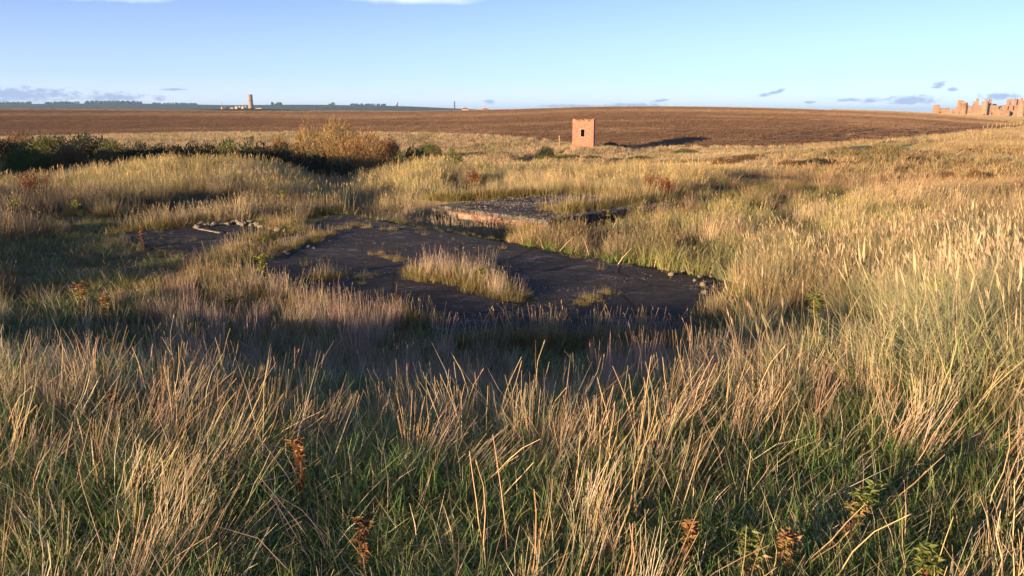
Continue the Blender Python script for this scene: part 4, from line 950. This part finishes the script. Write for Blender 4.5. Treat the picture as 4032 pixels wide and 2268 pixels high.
    b2 = at(3600 + 640 / 5.963, 453, YC + 20); g = empty('ruined_gatehouse', (b2.x, b2.y, min(hz(b2.x, b2.y), b2.z) + 1.2)); tag(g, 'small detached ruin with a stub turret left of the castle', 'castle ruin')
    X2 = lambda p: (p - 640) * S * 1.03; Z2 = lambda p: (655 - p) * S * 1.03
    pierced('wall', X2(560), X2(818), -4, Z2(536), [(X2(590), X2(632), Z2(646), Z2(614))], 1.3, M_CASTLE, g, 0, .6); pierced('rear_wall', X2(575), X2(800), -4, Z2(560), [], 1.1, M_CASTLE, g, 8, .5)
    pierced('turret', X2(476), X2(576), -4, Z2(466), [], 4.5, M_CASTLE, g, -.6, .4)
    for a in (562, 805): mb = MB(); mb.box(X2(a), X2(a) + 1.2, 1.3, 8, -4, Z2(555)); mb.build('side_wall', M_CASTLE, g)
castle()

# ------------------------------------------------------------------ round tower, its ruined cottages, far farms and masts
def on_land(u, Y, v=None):
    p = at(u, v or 440, Y); return Vector((p.x, p.y, hz(p.x, p.y)))
def round_tower():
    p = on_land(988, 1200, 424); top = at(988, 372, 1200).z; H = top - p.z; e = empty('stone_tower', p); tag(e, 'tall plain round stone tower standing among ruined cottages on the skyline', 'tower')
    mt = stone_mat('tower_stone', (.23, .18, .13), (.29, .235, .17), (.34, .28, .205)); r = 3.55
    mb = MB(); mb.lathe([(r * 1.10, -3), (r, H * .5), (r * .92, H - 1.3)], 28, cap=False); mb.build('shaft', mt, e, True)
    mb = MB(); mb.lathe([(r * .90, H - 1.35), (r * 1.0, H - 1.25), (r * 1.0, H), (r * .8, H), (r * .8, H - 1.2)], 28); mb.build('parapet', mt, e, True)
    mb = MB(); mb.box(-.4, .4, -r * 1.1, -r * .9, H * .55, H * .55 + 1.4); mb.build('window', bpy.data.materials['painted_void'], e)
round_tower()
M_ROOF = simple('red_pantile', (.30, .12, .075), (.22, .09, .06), .8); M_WHITE = simple('whitewash', (.78, .74, .66), (.68, .63, .55), .6)
def house(name, u, Y, L, D, H, rh, label, wall_m, roof_m=None, rz=0.0, cat='house', chim=True, wins=2, lift=0.0):
    p = on_land(u, Y); p.z += lift; e = empty(name, p, rz); tag(e, label, cat)
    g = .001
    V = [(-L / 2, -D / 2, -3), (L / 2, -D / 2, -3), (L / 2, D / 2, -3), (-L / 2, D / 2, -3), (-L / 2, -D / 2, H), (L / 2, -D / 2, H), (L / 2, D / 2, H), (-L / 2, D / 2, H), (-L / 2, 0, H + rh), (L / 2, 0, H + rh)]
    mesh_obj('wall', V, [(0, 1, 5, 4), (2, 3, 7, 6), (1, 2, 6, 9, 5), (3, 0, 4, 8, 7)], wall_m, e)
    if roof_m:
        k = .35; mb = MB(); dz = .12
        V = [(-L / 2 + .1, -D / 2 - k, H - k * rh * 2 / D + dz), (L / 2 - .1, -D / 2 - k, H - k * rh * 2 / D + dz), (L / 2 - .1, 0, H + rh + dz), (-L / 2 + .1, 0, H + rh + dz), (-L / 2 + .1, D / 2 + k, H - k * rh * 2 / D + dz), (L / 2 - .1, D / 2 + k, H - k * rh * 2 / D + dz)]
        r_ = mesh_obj('roof', V, [(0, 1, 2, 3), (3, 2, 5, 4)], roof_m, e)
        if chim:
            for s in (-1, 1): mb = MB(); mb.box(s * (L / 2 - .6) - .5, s * (L / 2 - .6) + .5, -.4, .4, H + rh - .5, H + rh + 1.0); mb.build('chimney', wall_m, r_)
    for k in range(wins):
        x = -L / 2 + L * (k + .7) / (wins + .4); mb = MB(); mb.box(x - .55, x + .55, -D / 2 - .03, -D / 2 + .1, H * .3, H * .8); mb.build('window', bpy.data.materials['painted_void'], e)
    return e
house('ruined_cottage', 880, 1190, 5.5, 7, 2.6, 1.2, 'low roofless stone ruin beside the pole at the left of the group', M_COT, None, .5, 'ruin', False, 1)
house('ruined_cottage', 899, 1195, 5.0, 5, 1.6, .8, 'collapsed dark stone ruin second from the pole on the skyline', M_COT, None, .2, 'ruin', False, 0)
house('ruined_cottage', 915, 1195, 4.5, 6, 2.0, .6, 'squat pale stone ruin in the middle of the cottage group', M_COT, None, .1, 'ruin', False, 0)
house('ruined_cottage', 937, 1185, 9, 4.2, 1.9, 2.6, 'gable-ended stone ruin, taller of the two gables by the round tower', M_COT, None, R(78), 'ruin', False, 0)
house('ruined_cottage', 961, 1185, 8, 3.6, 1.9, 2.6, 'narrow gable-ended stone ruin nearest the round tower', M_COT, None, R(80), 'ruin', False, 0)
house('ruined_cottage', 1020, 1190, 9, 5, 1.2, .6, 'long low stone ruin just right of the round tower', M_COT, None, .05, 'ruin', False, 0)
p = on_land(876, 1185); e = empty('utility_pole', p); tag(e, 'thin utility pole with a crossbar left of the round tower', 'pole')
mb = MB(); mb.tube([(0, 0, -1), (0, 0, 10.4)], [.32, .22], 6); mb.build('pole', M_WOOD, e); mb = MB(); mb.box(-1.1, 1.1, -.1, .1, 9.9, 10.3); mb.build('crossbar', M_WOOD, e)
house('farmhouse', 1832, 1150, 9.5, 6, 2.9, 2.2, 'white cottage with a red roof on the skyline', M_WHITE, M_ROOF, .04, 'house', True, 2, -.2)
house('farmhouse', 1912, 1180, 9.0, 6, 3.0, 2.2, 'second white farmhouse with a dark red roof and two gable ends', M_WHITE, M_ROOF, -.25, 'house', True, 3, -.5)
house('barn', 1889, 1180, 8.0, 5, 1.8, 1.6, 'low pinkish barn adjoining the left of the second farmhouse', M_COT, M_COT, .1, 'barn', False, 0, -.6)
house('barn', 1971, 1180, 7.5, 7, .6, 2.8, 'pale pyramid-roofed shed to the right of the farmhouses', M_COT, M_COT, .0, 'barn', False, 0, -.6)
p = on_land(1790, 3300); e = empty('tall_chimney', p); top = at(1790, 399, 3300).z; tag(e, 'slender dark tapering column standing on the far hill', 'column')
H = top - p.z; mb = MB(); mb.lathe([(3.1, -4), (2.9, H * .5), (2.6, H - 2), (2.95, H - 1.6), (2.95, H)], 14); mb.build('shaft', simple('dark_granite', (.07, .07, .08), (.1, .1, .11), .1), e, True)
p = on_land(1563, 3400); e = empty('radar_dome', p); tag(e, 'pale spherical radar dome on the crest of the far hill', 'radar dome')
zt = at(1563, 402, 3400).z; rr = 5.8; bm = bmesh.new(); bmesh.ops.create_icosphere(bm, subdivisions=3, radius=rr); me = bpy.data.meshes.new('dome'); bm.to_mesh(me); bm.free(); me.materials.append(simple('dome_panel', (.42, .42, .44), (.36, .36, .38), .4))
o = data_obj('dome', me, e); o.location = (0, 0, zt - p.z - rr); mb = MB(); mb.lathe([(4.2, -6), (4.2, max(.5, zt - p.z - rr * 1.7))], 12); mb.build('plinth', bpy.data.materials['dark_granite'], e)

# ------------------------------------------------------------------ far woods along the hill crest
M_WOODS = foliage('far_conifer', (.02, .035, .015), (.035, .05, .02), .1)
def far_wood(u0, u1, v0, Y, h, label, trees=60):
    mb = MB(); V = []
    for k in range(trees):
        u = random.uniform(u0, u1); p = on_land(u, Y + random.uniform(-60, 60)); hh = h * random.choice((.45, .6, .8, 1.0, 1.15)) * random.uniform(.9, 1.1); r_ = h * random.uniform(.35, .6)
        mb.lathe([(r_ * .5, p.z - 2), (r_, p.z + hh * .35), (r_ * .75, p.z + hh * .75), (r_ * .15, p.z + hh)], 6, p.x, p.y)
    o = mb.build('far_wood', M_WOODS); tag(o, label, 'wood', None, 'stuff')
random.seed(9)
far_wood(-60, 130, 0, 3500, 9, 'dark wood on the far hill at the left edge of the picture', 80); far_wood(180, 315, 0, 3500, 9, 'long level dark wood on the far left hill', 90); far_wood(340, 560, 0, 3500, 11, 'dark wood capping the highest far hill at left', 140)
far_wood(600, 780, 0, 3500, 7, 'thin dark tree line sloping down toward the pole', 70); far_wood(1070, 1110, 0, 3500, 11, 'small clump of trees on the crest right of the round tower', 12); far_wood(1290, 1320, 0, 3500, 10, 'tiny tree clump midway along the far crest', 10)
far_wood(1380, 1520, 0, 3450, 8, 'dark shelter belt just left of the radar dome', 70); far_wood(1990, 2060, 0, 2400, 13, 'dark low wood where the far hill meets the field crest', 60); far_wood(1200, 1400, 0, 3000, 6, 'hedge line across the face of the far hill', 60)

# ------------------------------------------------------------------ shrubs
def crown_mesh(name, mat, n, rx, ry, rz, L, W, seed, up=.4, lump=.3, fill=.35):
    rg = np.random.default_rng(seed); d = rg.normal(size=(n, 3)); d[:, 2] = np.abs(d[:, 2]) * 1.0 - .15; d /= np.linalg.norm(d, axis=1)[:, None]
    az_ = np.arctan2(d[:, 1], d[:, 0]); lum = 1.12 - lump * 1.1 * (1 - vnoise(az_ * 2.2 + d[:, 2] * 3, d[:, 2] * 4.0, .55, seed))
    rad = lum * (1 - fill * rg.random(n) ** 2.2); P = d * rad[:, None] * np.array([rx, ry, rz])
    dr = d + rg.normal(0, .45, (n, 3)); dr[:, 2] += up; dr /= np.linalg.norm(dr, axis=1)[:, None]
    sd = np.cross(dr, rg.normal(size=(n, 3))); sd /= np.linalg.norm(sd, axis=1)[:, None] + 1e-9
    l = L * rg.uniform(.6, 1.4, n)[:, None]; w = W * rg.uniform(.6, 1.3, n)[:, None]
    V = np.stack([P - dr * l * .3, P + sd * w * .5 + dr * l * .2, P + dr * l, P - sd * w * .5 + dr * l * .2], 1).reshape(-1, 3); V[:, 2] = np.maximum(V[:, 2], -.2)
    F = (np.arange(n) * 4)[:, None] + np.arange(4)[None]
    return mesh_obj(name, V, F.tolist(), mat, link=False).data
def stems_mesh(name, mat, n, h, spread, r0, seed):
    random.seed(seed); mb = MB()
    for k in range(n):
        a = random.uniform(0, 6.28); s = random.uniform(.2, 1) * spread
        mb.tube([(random.gauss(0, .12), random.gauss(0, .12), -.5), (math.cos(a) * s * .4, math.sin(a) * s * .4, h * .45), (math.cos(a) * s, math.sin(a) * s, h * random.uniform(.75, 1))], [r0, r0 * .7, r0 * .3], 4)
    return mb.build(name, mat, link=False).data
M_BARK = simple('shrub_bark', (.10, .07, .045), (.16, .11, .07), 5)
M_GORSE = foliage('gorse_spines', (.055, .075, .018), (.105, .115, .028), .15, 1.2, (.14, .115, .035)); M_SHADED = foliage('shade_dark_thicket', (.022, .030, .012), (.045, .05, .02), .1, .8, (.06, .045, .022))  # second foliage: dark green scrub with the hollow's shade put into its colour
M_BRACK = foliage('brown_scrub', (.15, .085, .035), (.22, .135, .055), .2, 1.0, (.10, .06, .03)); M_GBRT = foliage('sunlit_gorse', (.07, .11, .02), (.13, .15, .035), .2, 1.0)  # last foliage: gorse with sunlight put into a lighter green
GCR = {k: [crown_mesh('crown', mt, n, 1, 1, 1, .045, .034, s, up=.1, lump=.34) for s in (1, 2, 3)] for k, mt, n in (('gorse', M_GORSE, 11000), ('dark', M_SHADED, 11000), ('brown', M_BRACK, 9000), ('bright', M_GBRT, 11000))}
GST = [stems_mesh('stem', M_BARK, 9, .9, .6, .035, s) for s in (1, 2)]
def shrub(name, kind, u, vtop, Y, wpx, label, group=None, depth=.8, cat='shrub'):
    p = at(u, vtop, Y); zg = hz(p.x, p.y); hgt = max(.5, p.z - zg); w = wpx * Y / FPX / 2
    e = empty(name, (p.x, p.y, zg), random.uniform(-.4, .4)); tag(e, label, cat, group)
    o = data_obj('crown', random.choice(GCR[kind]), e); o.scale = (w, max(.5, w * depth), hgt * .97); o.rotation_euler[2] = random.uniform(-.3, .3)
    o = data_obj('stem', random.choice(GST), e); o.scale = (w * .8, w * .7, hgt * .8)
    return e
random.seed(17)
# dark thicket in the hollow behind the left dune, from left to right
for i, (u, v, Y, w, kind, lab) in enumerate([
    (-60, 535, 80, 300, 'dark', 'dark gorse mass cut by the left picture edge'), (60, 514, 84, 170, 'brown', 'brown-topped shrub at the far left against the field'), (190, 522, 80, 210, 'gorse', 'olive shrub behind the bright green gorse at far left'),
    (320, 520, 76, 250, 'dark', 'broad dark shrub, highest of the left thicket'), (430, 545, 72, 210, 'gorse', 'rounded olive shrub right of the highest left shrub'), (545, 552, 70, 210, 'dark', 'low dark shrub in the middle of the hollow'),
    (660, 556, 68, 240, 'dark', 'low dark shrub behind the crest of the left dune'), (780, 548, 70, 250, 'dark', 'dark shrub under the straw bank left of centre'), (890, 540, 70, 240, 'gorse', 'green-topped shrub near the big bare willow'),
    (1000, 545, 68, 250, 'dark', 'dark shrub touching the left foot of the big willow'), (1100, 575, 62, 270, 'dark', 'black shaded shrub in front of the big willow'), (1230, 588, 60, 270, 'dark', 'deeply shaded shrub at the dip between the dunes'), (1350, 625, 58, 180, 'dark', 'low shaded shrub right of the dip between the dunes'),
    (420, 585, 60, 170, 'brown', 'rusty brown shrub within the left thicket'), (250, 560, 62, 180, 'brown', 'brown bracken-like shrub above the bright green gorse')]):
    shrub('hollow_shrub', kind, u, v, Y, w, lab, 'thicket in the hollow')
shrub('gorse_bush', 'bright', 90, 565, 54, 210, 'bright green sunlit gorse bush at the left edge', 'gorse bushes'); shrub('gorse_bush', 'gorse', 175, 590, 51, 140, 'smaller green gorse bush in front of the bright one at left', 'gorse bushes')
for (u, v, Y, w, lab) in [(1635, 570, 74, 170, 'olive gorse bush right of the bare willow'), (1775, 577, 72, 130, 'olive gorse bush just right of the larger olive one'), (1575, 600, 70, 90, 'small dark gorse at the right foot of the willow'),
                          (2150, 612, 100, 120, 'left end of the low gorse row below the brick tower'), (2235, 606, 101, 140, 'dark low gorse directly below the brick tower'), (2330, 610, 101, 120, 'low gorse under the right corner of the brick tower'), (2520, 612, 98, 150, 'spreading low gorse right of the brick tower foot'), (2425, 620, 96, 90, 'small gorse between the two low gorse rows'),
                          (2405, 557, 123, 80, 'dark shaded bush against the right side of the brick tower'), (2452, 568, 124, 60, 'smaller shaded bush second from the tower wall'), (2150, 572, 114, 90, 'shaded bush in the gully left of the brick tower'), (1690, 560, 108, 120, 'dim bush on the bank between willow and tower'), (2700, 585, 112, 130, 'long low dark bush on the bank right of the tower shadow')]:
    shrub('gorse_bush', 'dark' if 'shaded' in lab else 'gorse', u, v, Y, w, lab, 'gorse bushes', .55)  # shaded bushes take the darker copy, shade in its colour
for (u, v, Y, w, kind, lab) in [(3120, 628, 66, 150, 'brown', 'dark brown shrub left in the dip below the path'), (3230, 622, 65, 190, 'dark', 'dark shrub in the middle of the dip below the path'), (3330, 634, 64, 120, 'brown', 'brown shrub at the right of the dip below the path'), (2960, 605, 78, 190, 'brown', 'wide golden-brown shrub on the slope below the path'), (2860, 618, 74, 150, 'brown', 'golden-brown shrub left of the widest one on the slope'),
                          (3730, 672, 50, 90, 'brown', 'small dark scrub on the slope right of the burrow'), (3850, 668, 51, 90, 'brown', 'small scrub second right of the burrow'), (2780, 660, 55, 100, 'dark', 'small dark shrub on the marram dune at right'), (3900, 585, 84, 300, 'brown', 'broad brown scrub patch on the far right slope'), (3640, 590, 84, 200, 'brown', 'brown scrub patch above the burrow')]:
    shrub('slope_scrub', kind, u, v, Y, w, lab, 'scrub on the right slope', .6)

# bare twiggy willows
def willow(name, u, vtop, Y, wpx, label, mats, seed, n1=13):
    random.seed(seed); p = at(u, vtop, Y); zg = hz(p.x, p.y); H = p.z - zg; W = wpx * Y / FPX / 2
    e = empty(name, (p.x, p.y, zg)); tag(e, label, 'tree', 'bare willows in the hollow'); st = MB()
    for k in range(n1 * 2):
        a = random.uniform(0, 6.28); s = math.sqrt(random.random()); b0 = Vector((random.gauss(0, .6), random.gauss(0, .5), -.3)); tip = Vector((math.cos(a) * s * W * .85, math.sin(a) * s * W * .6, H * math.sqrt(max(.1, 1 - .8 * s * s)) * random.uniform(.75, .92)))
        mid = b0.lerp(tip, .5) + Vector((tip.x * .1, 0, H * .06)); st.tube([b0, mid, tip], [.085, .05, .018], 4)
    st.build('stem', M_BARK, e)
    o = data_obj('twigs', crown_mesh('twigs', mats[0], 6000, W, W * .75, H * .94, .62, .032, seed, .45, .2, .6), e)
    o = data_obj('leaves', crown_mesh('leaves', mats[1], 6500, W * 1.03, W * .78, H * .97, .15, .09, seed, .3, .22, .5), e)
M_TWY = simple('yellow_twig', (.34, .22, .08), (.26, .16, .06), .9); M_TWR = simple('rust_twig', (.30, .15, .065), (.22, .11, .05), .9)
M_LFY = foliage('willow_leaf_yellow', (.34, .24, .075), (.25, .19, .07), .3); M_LFR = foliage('willow_leaf_rust', (.32, .15, .045), (.26, .16, .06), .3)
willow('bare_willow', 1215, 488, 74, 190, 'left and yellower of the tall bare willows in the hollow', (M_TWY, M_LFY), 31, 16); willow('bare_willow', 1330, 470, 72, 230, 'tallest bare golden willow at the centre of the hollow', (M_TWY, M_LFY), 32, 20)
willow('bare_willow', 1440, 520, 70, 220, 'rusty willow right of the tallest one', (M_TWR, M_LFY), 33, 17); willow('bare_willow', 1530, 545, 73, 130, 'low rust-brown willow at the right end of the clump', (M_TWR, M_LFR), 34, 11); willow('bare_willow', 1390, 560, 63, 220, 'lower willow in front of the tall ones, half in shade', (M_TWR, M_LFY), 35, 14)
willow('bare_willow', 1100, 535, 74, 120, 'small dim willow at the left end of the clump', (M_TWY, M_LFR), 36, 9)

# ------------------------------------------------------------------ weeds
M_DOCK = foliage('dock_seed', (.16, .045, .018), (.26, .085, .03), .15); M_DSTEM = simple('dock_stem', (.20, .08, .035), (.14, .06, .03), 8)
M_THG = foliage('thistle_leaf_green', (.13, .17, .045), (.22, .24, .075), .3); M_THB = foliage('withered_leaf', (.30, .17, .075), (.42, .26, .12), .25); M_STEMG = simple('green_stem', (.20, .22, .08), (.28, .26, .10), 8)
M_RAGB = foliage('dead_floret', (.36, .20, .08), (.24, .12, .05), .2); M_RAGY = foliage('yellow_leaf', (.36, .33, .05), (.22, .26, .05), .3)
def dock(u, vb, hpx, wpx, label, y0=5, seed=1):
    random.seed(seed); p = ground_at(u, vb, y0); H = 1.25 * hpx * p.y / FPX; W = wpx * p.y / FPX / 2; e = empty('dock_plant', p); tag(e, label, 'dock plant', 'rusty docks')
    st = MB(); sd = MB(); lf = MB()
    for k in range(16):
        a = random.uniform(0, 6.28); s = random.random() * W; tip = Vector((math.cos(a) * s, math.sin(a) * s, H * random.uniform(.75, 1.05))); st.tube([(random.gauss(0, .05), random.gauss(0, .05), -.05), tip * .55, tip], [.012, .009, .005], 4)
        for j in range(70):
            f = random.uniform(.35, 1.02); q = tip * f + Vector((random.gauss(0, .05), random.gauss(0, .05), random.gauss(0, .03))); sd.leaf(q, (random.gauss(0, 1), random.gauss(0, 1), random.gauss(.4, .7)), random.uniform(.03, .07), .035)
    for k in range(14):
        a = random.uniform(0, 6.28); lf.leaf((0, 0, random.uniform(.02, .2)), (math.cos(a), math.sin(a), random.uniform(.2, 1.2)), random.uniform(.15, .35), .09)
    st.build('stem', M_DSTEM, e); sd.build('seed_head', M_DOCK, e); lf.build('leaf', M_RAGB, e)
dock(140, 775, 75, 150, 'rusty brown dock clump at the left edge below the marram dune', 12, 1); dock(1868, 738, 48, 55, 'dark red dock standing alone beyond the farther slab', 20, 2)
dock(2560, 790, 78, 90, 'tall rusty dock beside the right end of the farther slab', 20, 3); dock(2625, 800, 75, 75, 'second rusty dock touching the tall one by the farther slab', 20, 4)
def thistle(u, vb, hpx, label, top=M_THG, low=M_THB, seed=1, wid=.5, y0=1.3, name='thistle', leaf=.06, n=90, cat='thistle'):
    random.seed(seed); p = ground_at(u, vb, y0); H = hpx * math.hypot(p.y, EYE - p.z) / FPX; e = empty(name, p); tag(e, label, cat)
    st = MB(); a_ = MB(); b_ = MB(); tip = Vector((random.gauss(0, .05), random.gauss(0, .03), H)); st.tube([(0, 0, -.05), tip * .5 + Vector((.01, 0, 0)), tip], [.008, .006, .003], 5)
    br = [(Vector((0, 0, 0)), tip)]
    for k in range(7):
        f = random.uniform(.5, .92); q = tip * f; a = random.uniform(0, 6.28); d = q + Vector((math.cos(a), math.sin(a), 1.1)).normalized() * H * wid * random.uniform(.25, .5); st.tube([q, d], [.004, .002], 4); br.append((q, d))
    for k in range(n):
        a0, b0 = random.choice(br[1:]) if random.random() < .6 else br[0]; f = random.uniform(.25, 1.0); q = a0.lerp(b0, f); a = random.uniform(0, 6.28); d = Vector((math.cos(a), math.sin(a), random.uniform(-.3, .9)))
        hi = q.z / H + random.gauss(0, .12) > .62; (a_ if hi else b_).leaf(q, d, leaf * random.uniform(.6, 1.5), leaf * .45, None, .4)
    st.build('stem', M_STEMG if low is M_THB else M_DSTEM, e); a_.build('leaf', top, e)
    b = b_.build('leaf', low, e); b['label'] = 'lower leaves on the stalk'; return e
thistle(3290, 2190, 300, 'leafy thistle with a green head and withered brown leaves at lower right', seed=2, leaf=.034, n=220); thistle(2935, 2400, 290, 'green-topped thistle at the bottom edge right of centre', seed=3, leaf=.034, n=180)
thistle(3620, 2420, 260, 'fresh green thistle at the bottom right edge', seed=4, low=M_THG, leaf=.034, n=190); thistle(3120, 2330, 240, 'withered brown thistle between the two green-topped ones', M_THB, M_THB, 5, leaf=.03, n=170)
thistle(1185, 1990, 290, 'dead orange-brown ragwort standing left of centre in the foreground', M_RAGB, M_RAGB, 6, .45, name='ragwort', leaf=.03, n=150, cat='ragwort'); thistle(1035, 1140, 130, 'small yellow-green sapling in front of the large slab', M_RAGY, M_RAGY, 7, .5, 5, 'sapling', .07, 120, 'sapling')
thistle(320, 1260, 150, 'tall ragwort with dark seed heads at left', M_RAGB, M_RAGY, 8, .7, 3, 'ragwort', .05, 110, 'ragwort'); thistle(435, 1290, 140, 'ragwort with brown seed heads right of the tall one', M_RAGB, M_RAGY, 9, .6, 3, 'ragwort', .05, 100, 'ragwort')
thistle(3690, 1260, 150, 'pale spiky thistle among the marram at right', M_RAGY, M_THG, 10, .7, 3, 'thistle', .09, 90); thistle(3215, 1300, 130, 'green leafy weed right of the slab corner', M_THG, M_THG, 11, .8, 3, 'leafy_weed', .07, 90, 'weed'); thistle(3750, 1130, 110, 'bramble sprig with yellow-green leaves on the right', M_RAGY, M_THG, 12, .9, 3, 'bramble', .09, 70, 'bramble')
thistle(3690, 1600, 160, 'yellowing weed low among the straw at right', M_RAGY, M_THB, 13, .6, 2, 'leafy_weed', .05, 90, 'weed'); thistle(2660, 2330, 260, 'dark brown withered weed at the bottom right of centre', M_RAGB, M_BRACK, 14, .5, 1.3, 'withered_weed', .03, 120, 'weed'); thistle(1430, 2330, 300, 'dark dead weed in the green shade at bottom centre', M_BRACK, M_BRACK, 15, .4, 1.3, 'withered_weed', .026, 130, 'weed')
thistle(470, 1680, 120, 'brown curled weed among the dense straw at left', M_RAGB, M_BRACK, 16, .9, 2, 'withered_weed', .05, 90, 'weed'); thistle(575, 1000, 90, 'reddish dead stalk before the left slab', M_RAGB, M_DOCK, 17, .3, 5, 'withered_weed', .05, 40, 'weed'); thistle(1895, 1125, 70, 'dark green leafy weed in the tuft on the large slab', M_THG, M_THG, 18, .8, 8, 'leafy_weed', .07, 60, 'weed')
thistle(920, 1240, 80, 'small yellow-green weed left of the sapling', M_RAGY, M_THG, 19, .6, 4, 'leafy_weed', .06, 50, 'weed'); thistle(60, 865, 70, 'yellowing ragwort at the left edge of the middle ground', M_RAGY, M_THG, 20, .8, 9, 'ragwort', .09, 70, 'ragwort'); thistle(300, 850, 55, 'yellow ragwort behind the left slab', M_RAGY, M_THG, 21, .9, 12, 'ragwort', .09, 60, 'ragwort')
random.seed(44)
for k in range(20):
    u = random.choice((random.uniform(1050, 1450), random.uniform(2050, 2400), random.uniform(1050, 1400))); vb = random.uniform(790, 835) if u < 1600 else random.uniform(900, 955)
    w_ = thistle(u, vb, random.uniform(45, 75), 'yellowed ragwort stalk behind the large slab' if u < 1600 else 'yellow-green weed between the two concrete roofs', M_RAGY, M_RAGB, 60 + k, .6, 9, 'ragwort' if u < 1600 else 'leafy_weed', .085, 26, 'ragwort' if u < 1600 else 'weed')
    w_['group'] = 'yellowed ragwort behind the slab' if u < 1600 else 'weeds between the roofs'
# burrow mouth in the knoll at the right
def burrow():
    c = ground_at(3590, 655, 40, 120); c.z -= .15; c.y += .15; e = empty('burrow', c, 0); tag(e, 'dark burrow mouth with red-brown earth in the right-hand knoll', 'burrow')
    H = 48 * c.y / FPX; W = 44 * c.y / FPX; soil = simple('red_earth', (.16, .11, .05), (.10, .065, .03), 1.5, 1, (.8, .1)); V = []; F = []; n = 14
    rings = [(1.12, .7), (1.02, .2), (.92, .2), (.7, .7), (.4, 1.3), (.05, 1.6)]
    for s, y in rings:
        for i in range(n): a = math.pi * i / (n - 1); V.append((math.cos(a) * W * s * .6 * (1 + .12 * math.sin(i * 2.3)), y, -.3 + (max(0, math.sin(a)) ** .8) * (H * s + .3) * (1 + .08 * math.sin(i * 3.1))))
    for k in range(len(rings) - 1):
        for i in range(n - 1): F.append((k * n + i, k * n + i + 1, (k + 1) * n + i + 1, (k + 1) * n + i))
    mesh_obj('earth_rim', V[:3 * n], [f for f in F if max(f) < 3 * n], soil, e, True); mesh_obj('hollow', V[2 * n:], [tuple(q - 2 * n for q in f) for f in F if min(f) >= 2 * n], simple('shade_dark_earth', (.05, .03, .018), (.03, .02, .012), 3), e, True)  # inside uses a darker copy of the earth, recess shade in its colour
burrow()
# ------------------------------------------------------------------ hazy air
def haze():
    mb = MB(); mb.box(-10000, 10000, -400, 13200, -64, 62); o = mb.build('haze'); m = bpy.data.materials.new('haze_air'); m.use_nodes = True; t = m.node_tree
    t.nodes.remove(t.nodes['Principled BSDF']); v = t.nodes.new('ShaderNodeVolumePrincipled'); v.inputs['Color'].default_value = (.40, .64, 1, 1); v.inputs['Density'].default_value = HAZE; v.inputs['Anisotropy'].default_value = 0.0
    t.links.new(v.outputs[0], t.nodes['Material Output'].inputs['Volume']); o.data.materials.append(m); tag(o, 'thin blue haze over the far land', 'haze', None, 'stuff')
HAZE = 0.9e-4
haze()
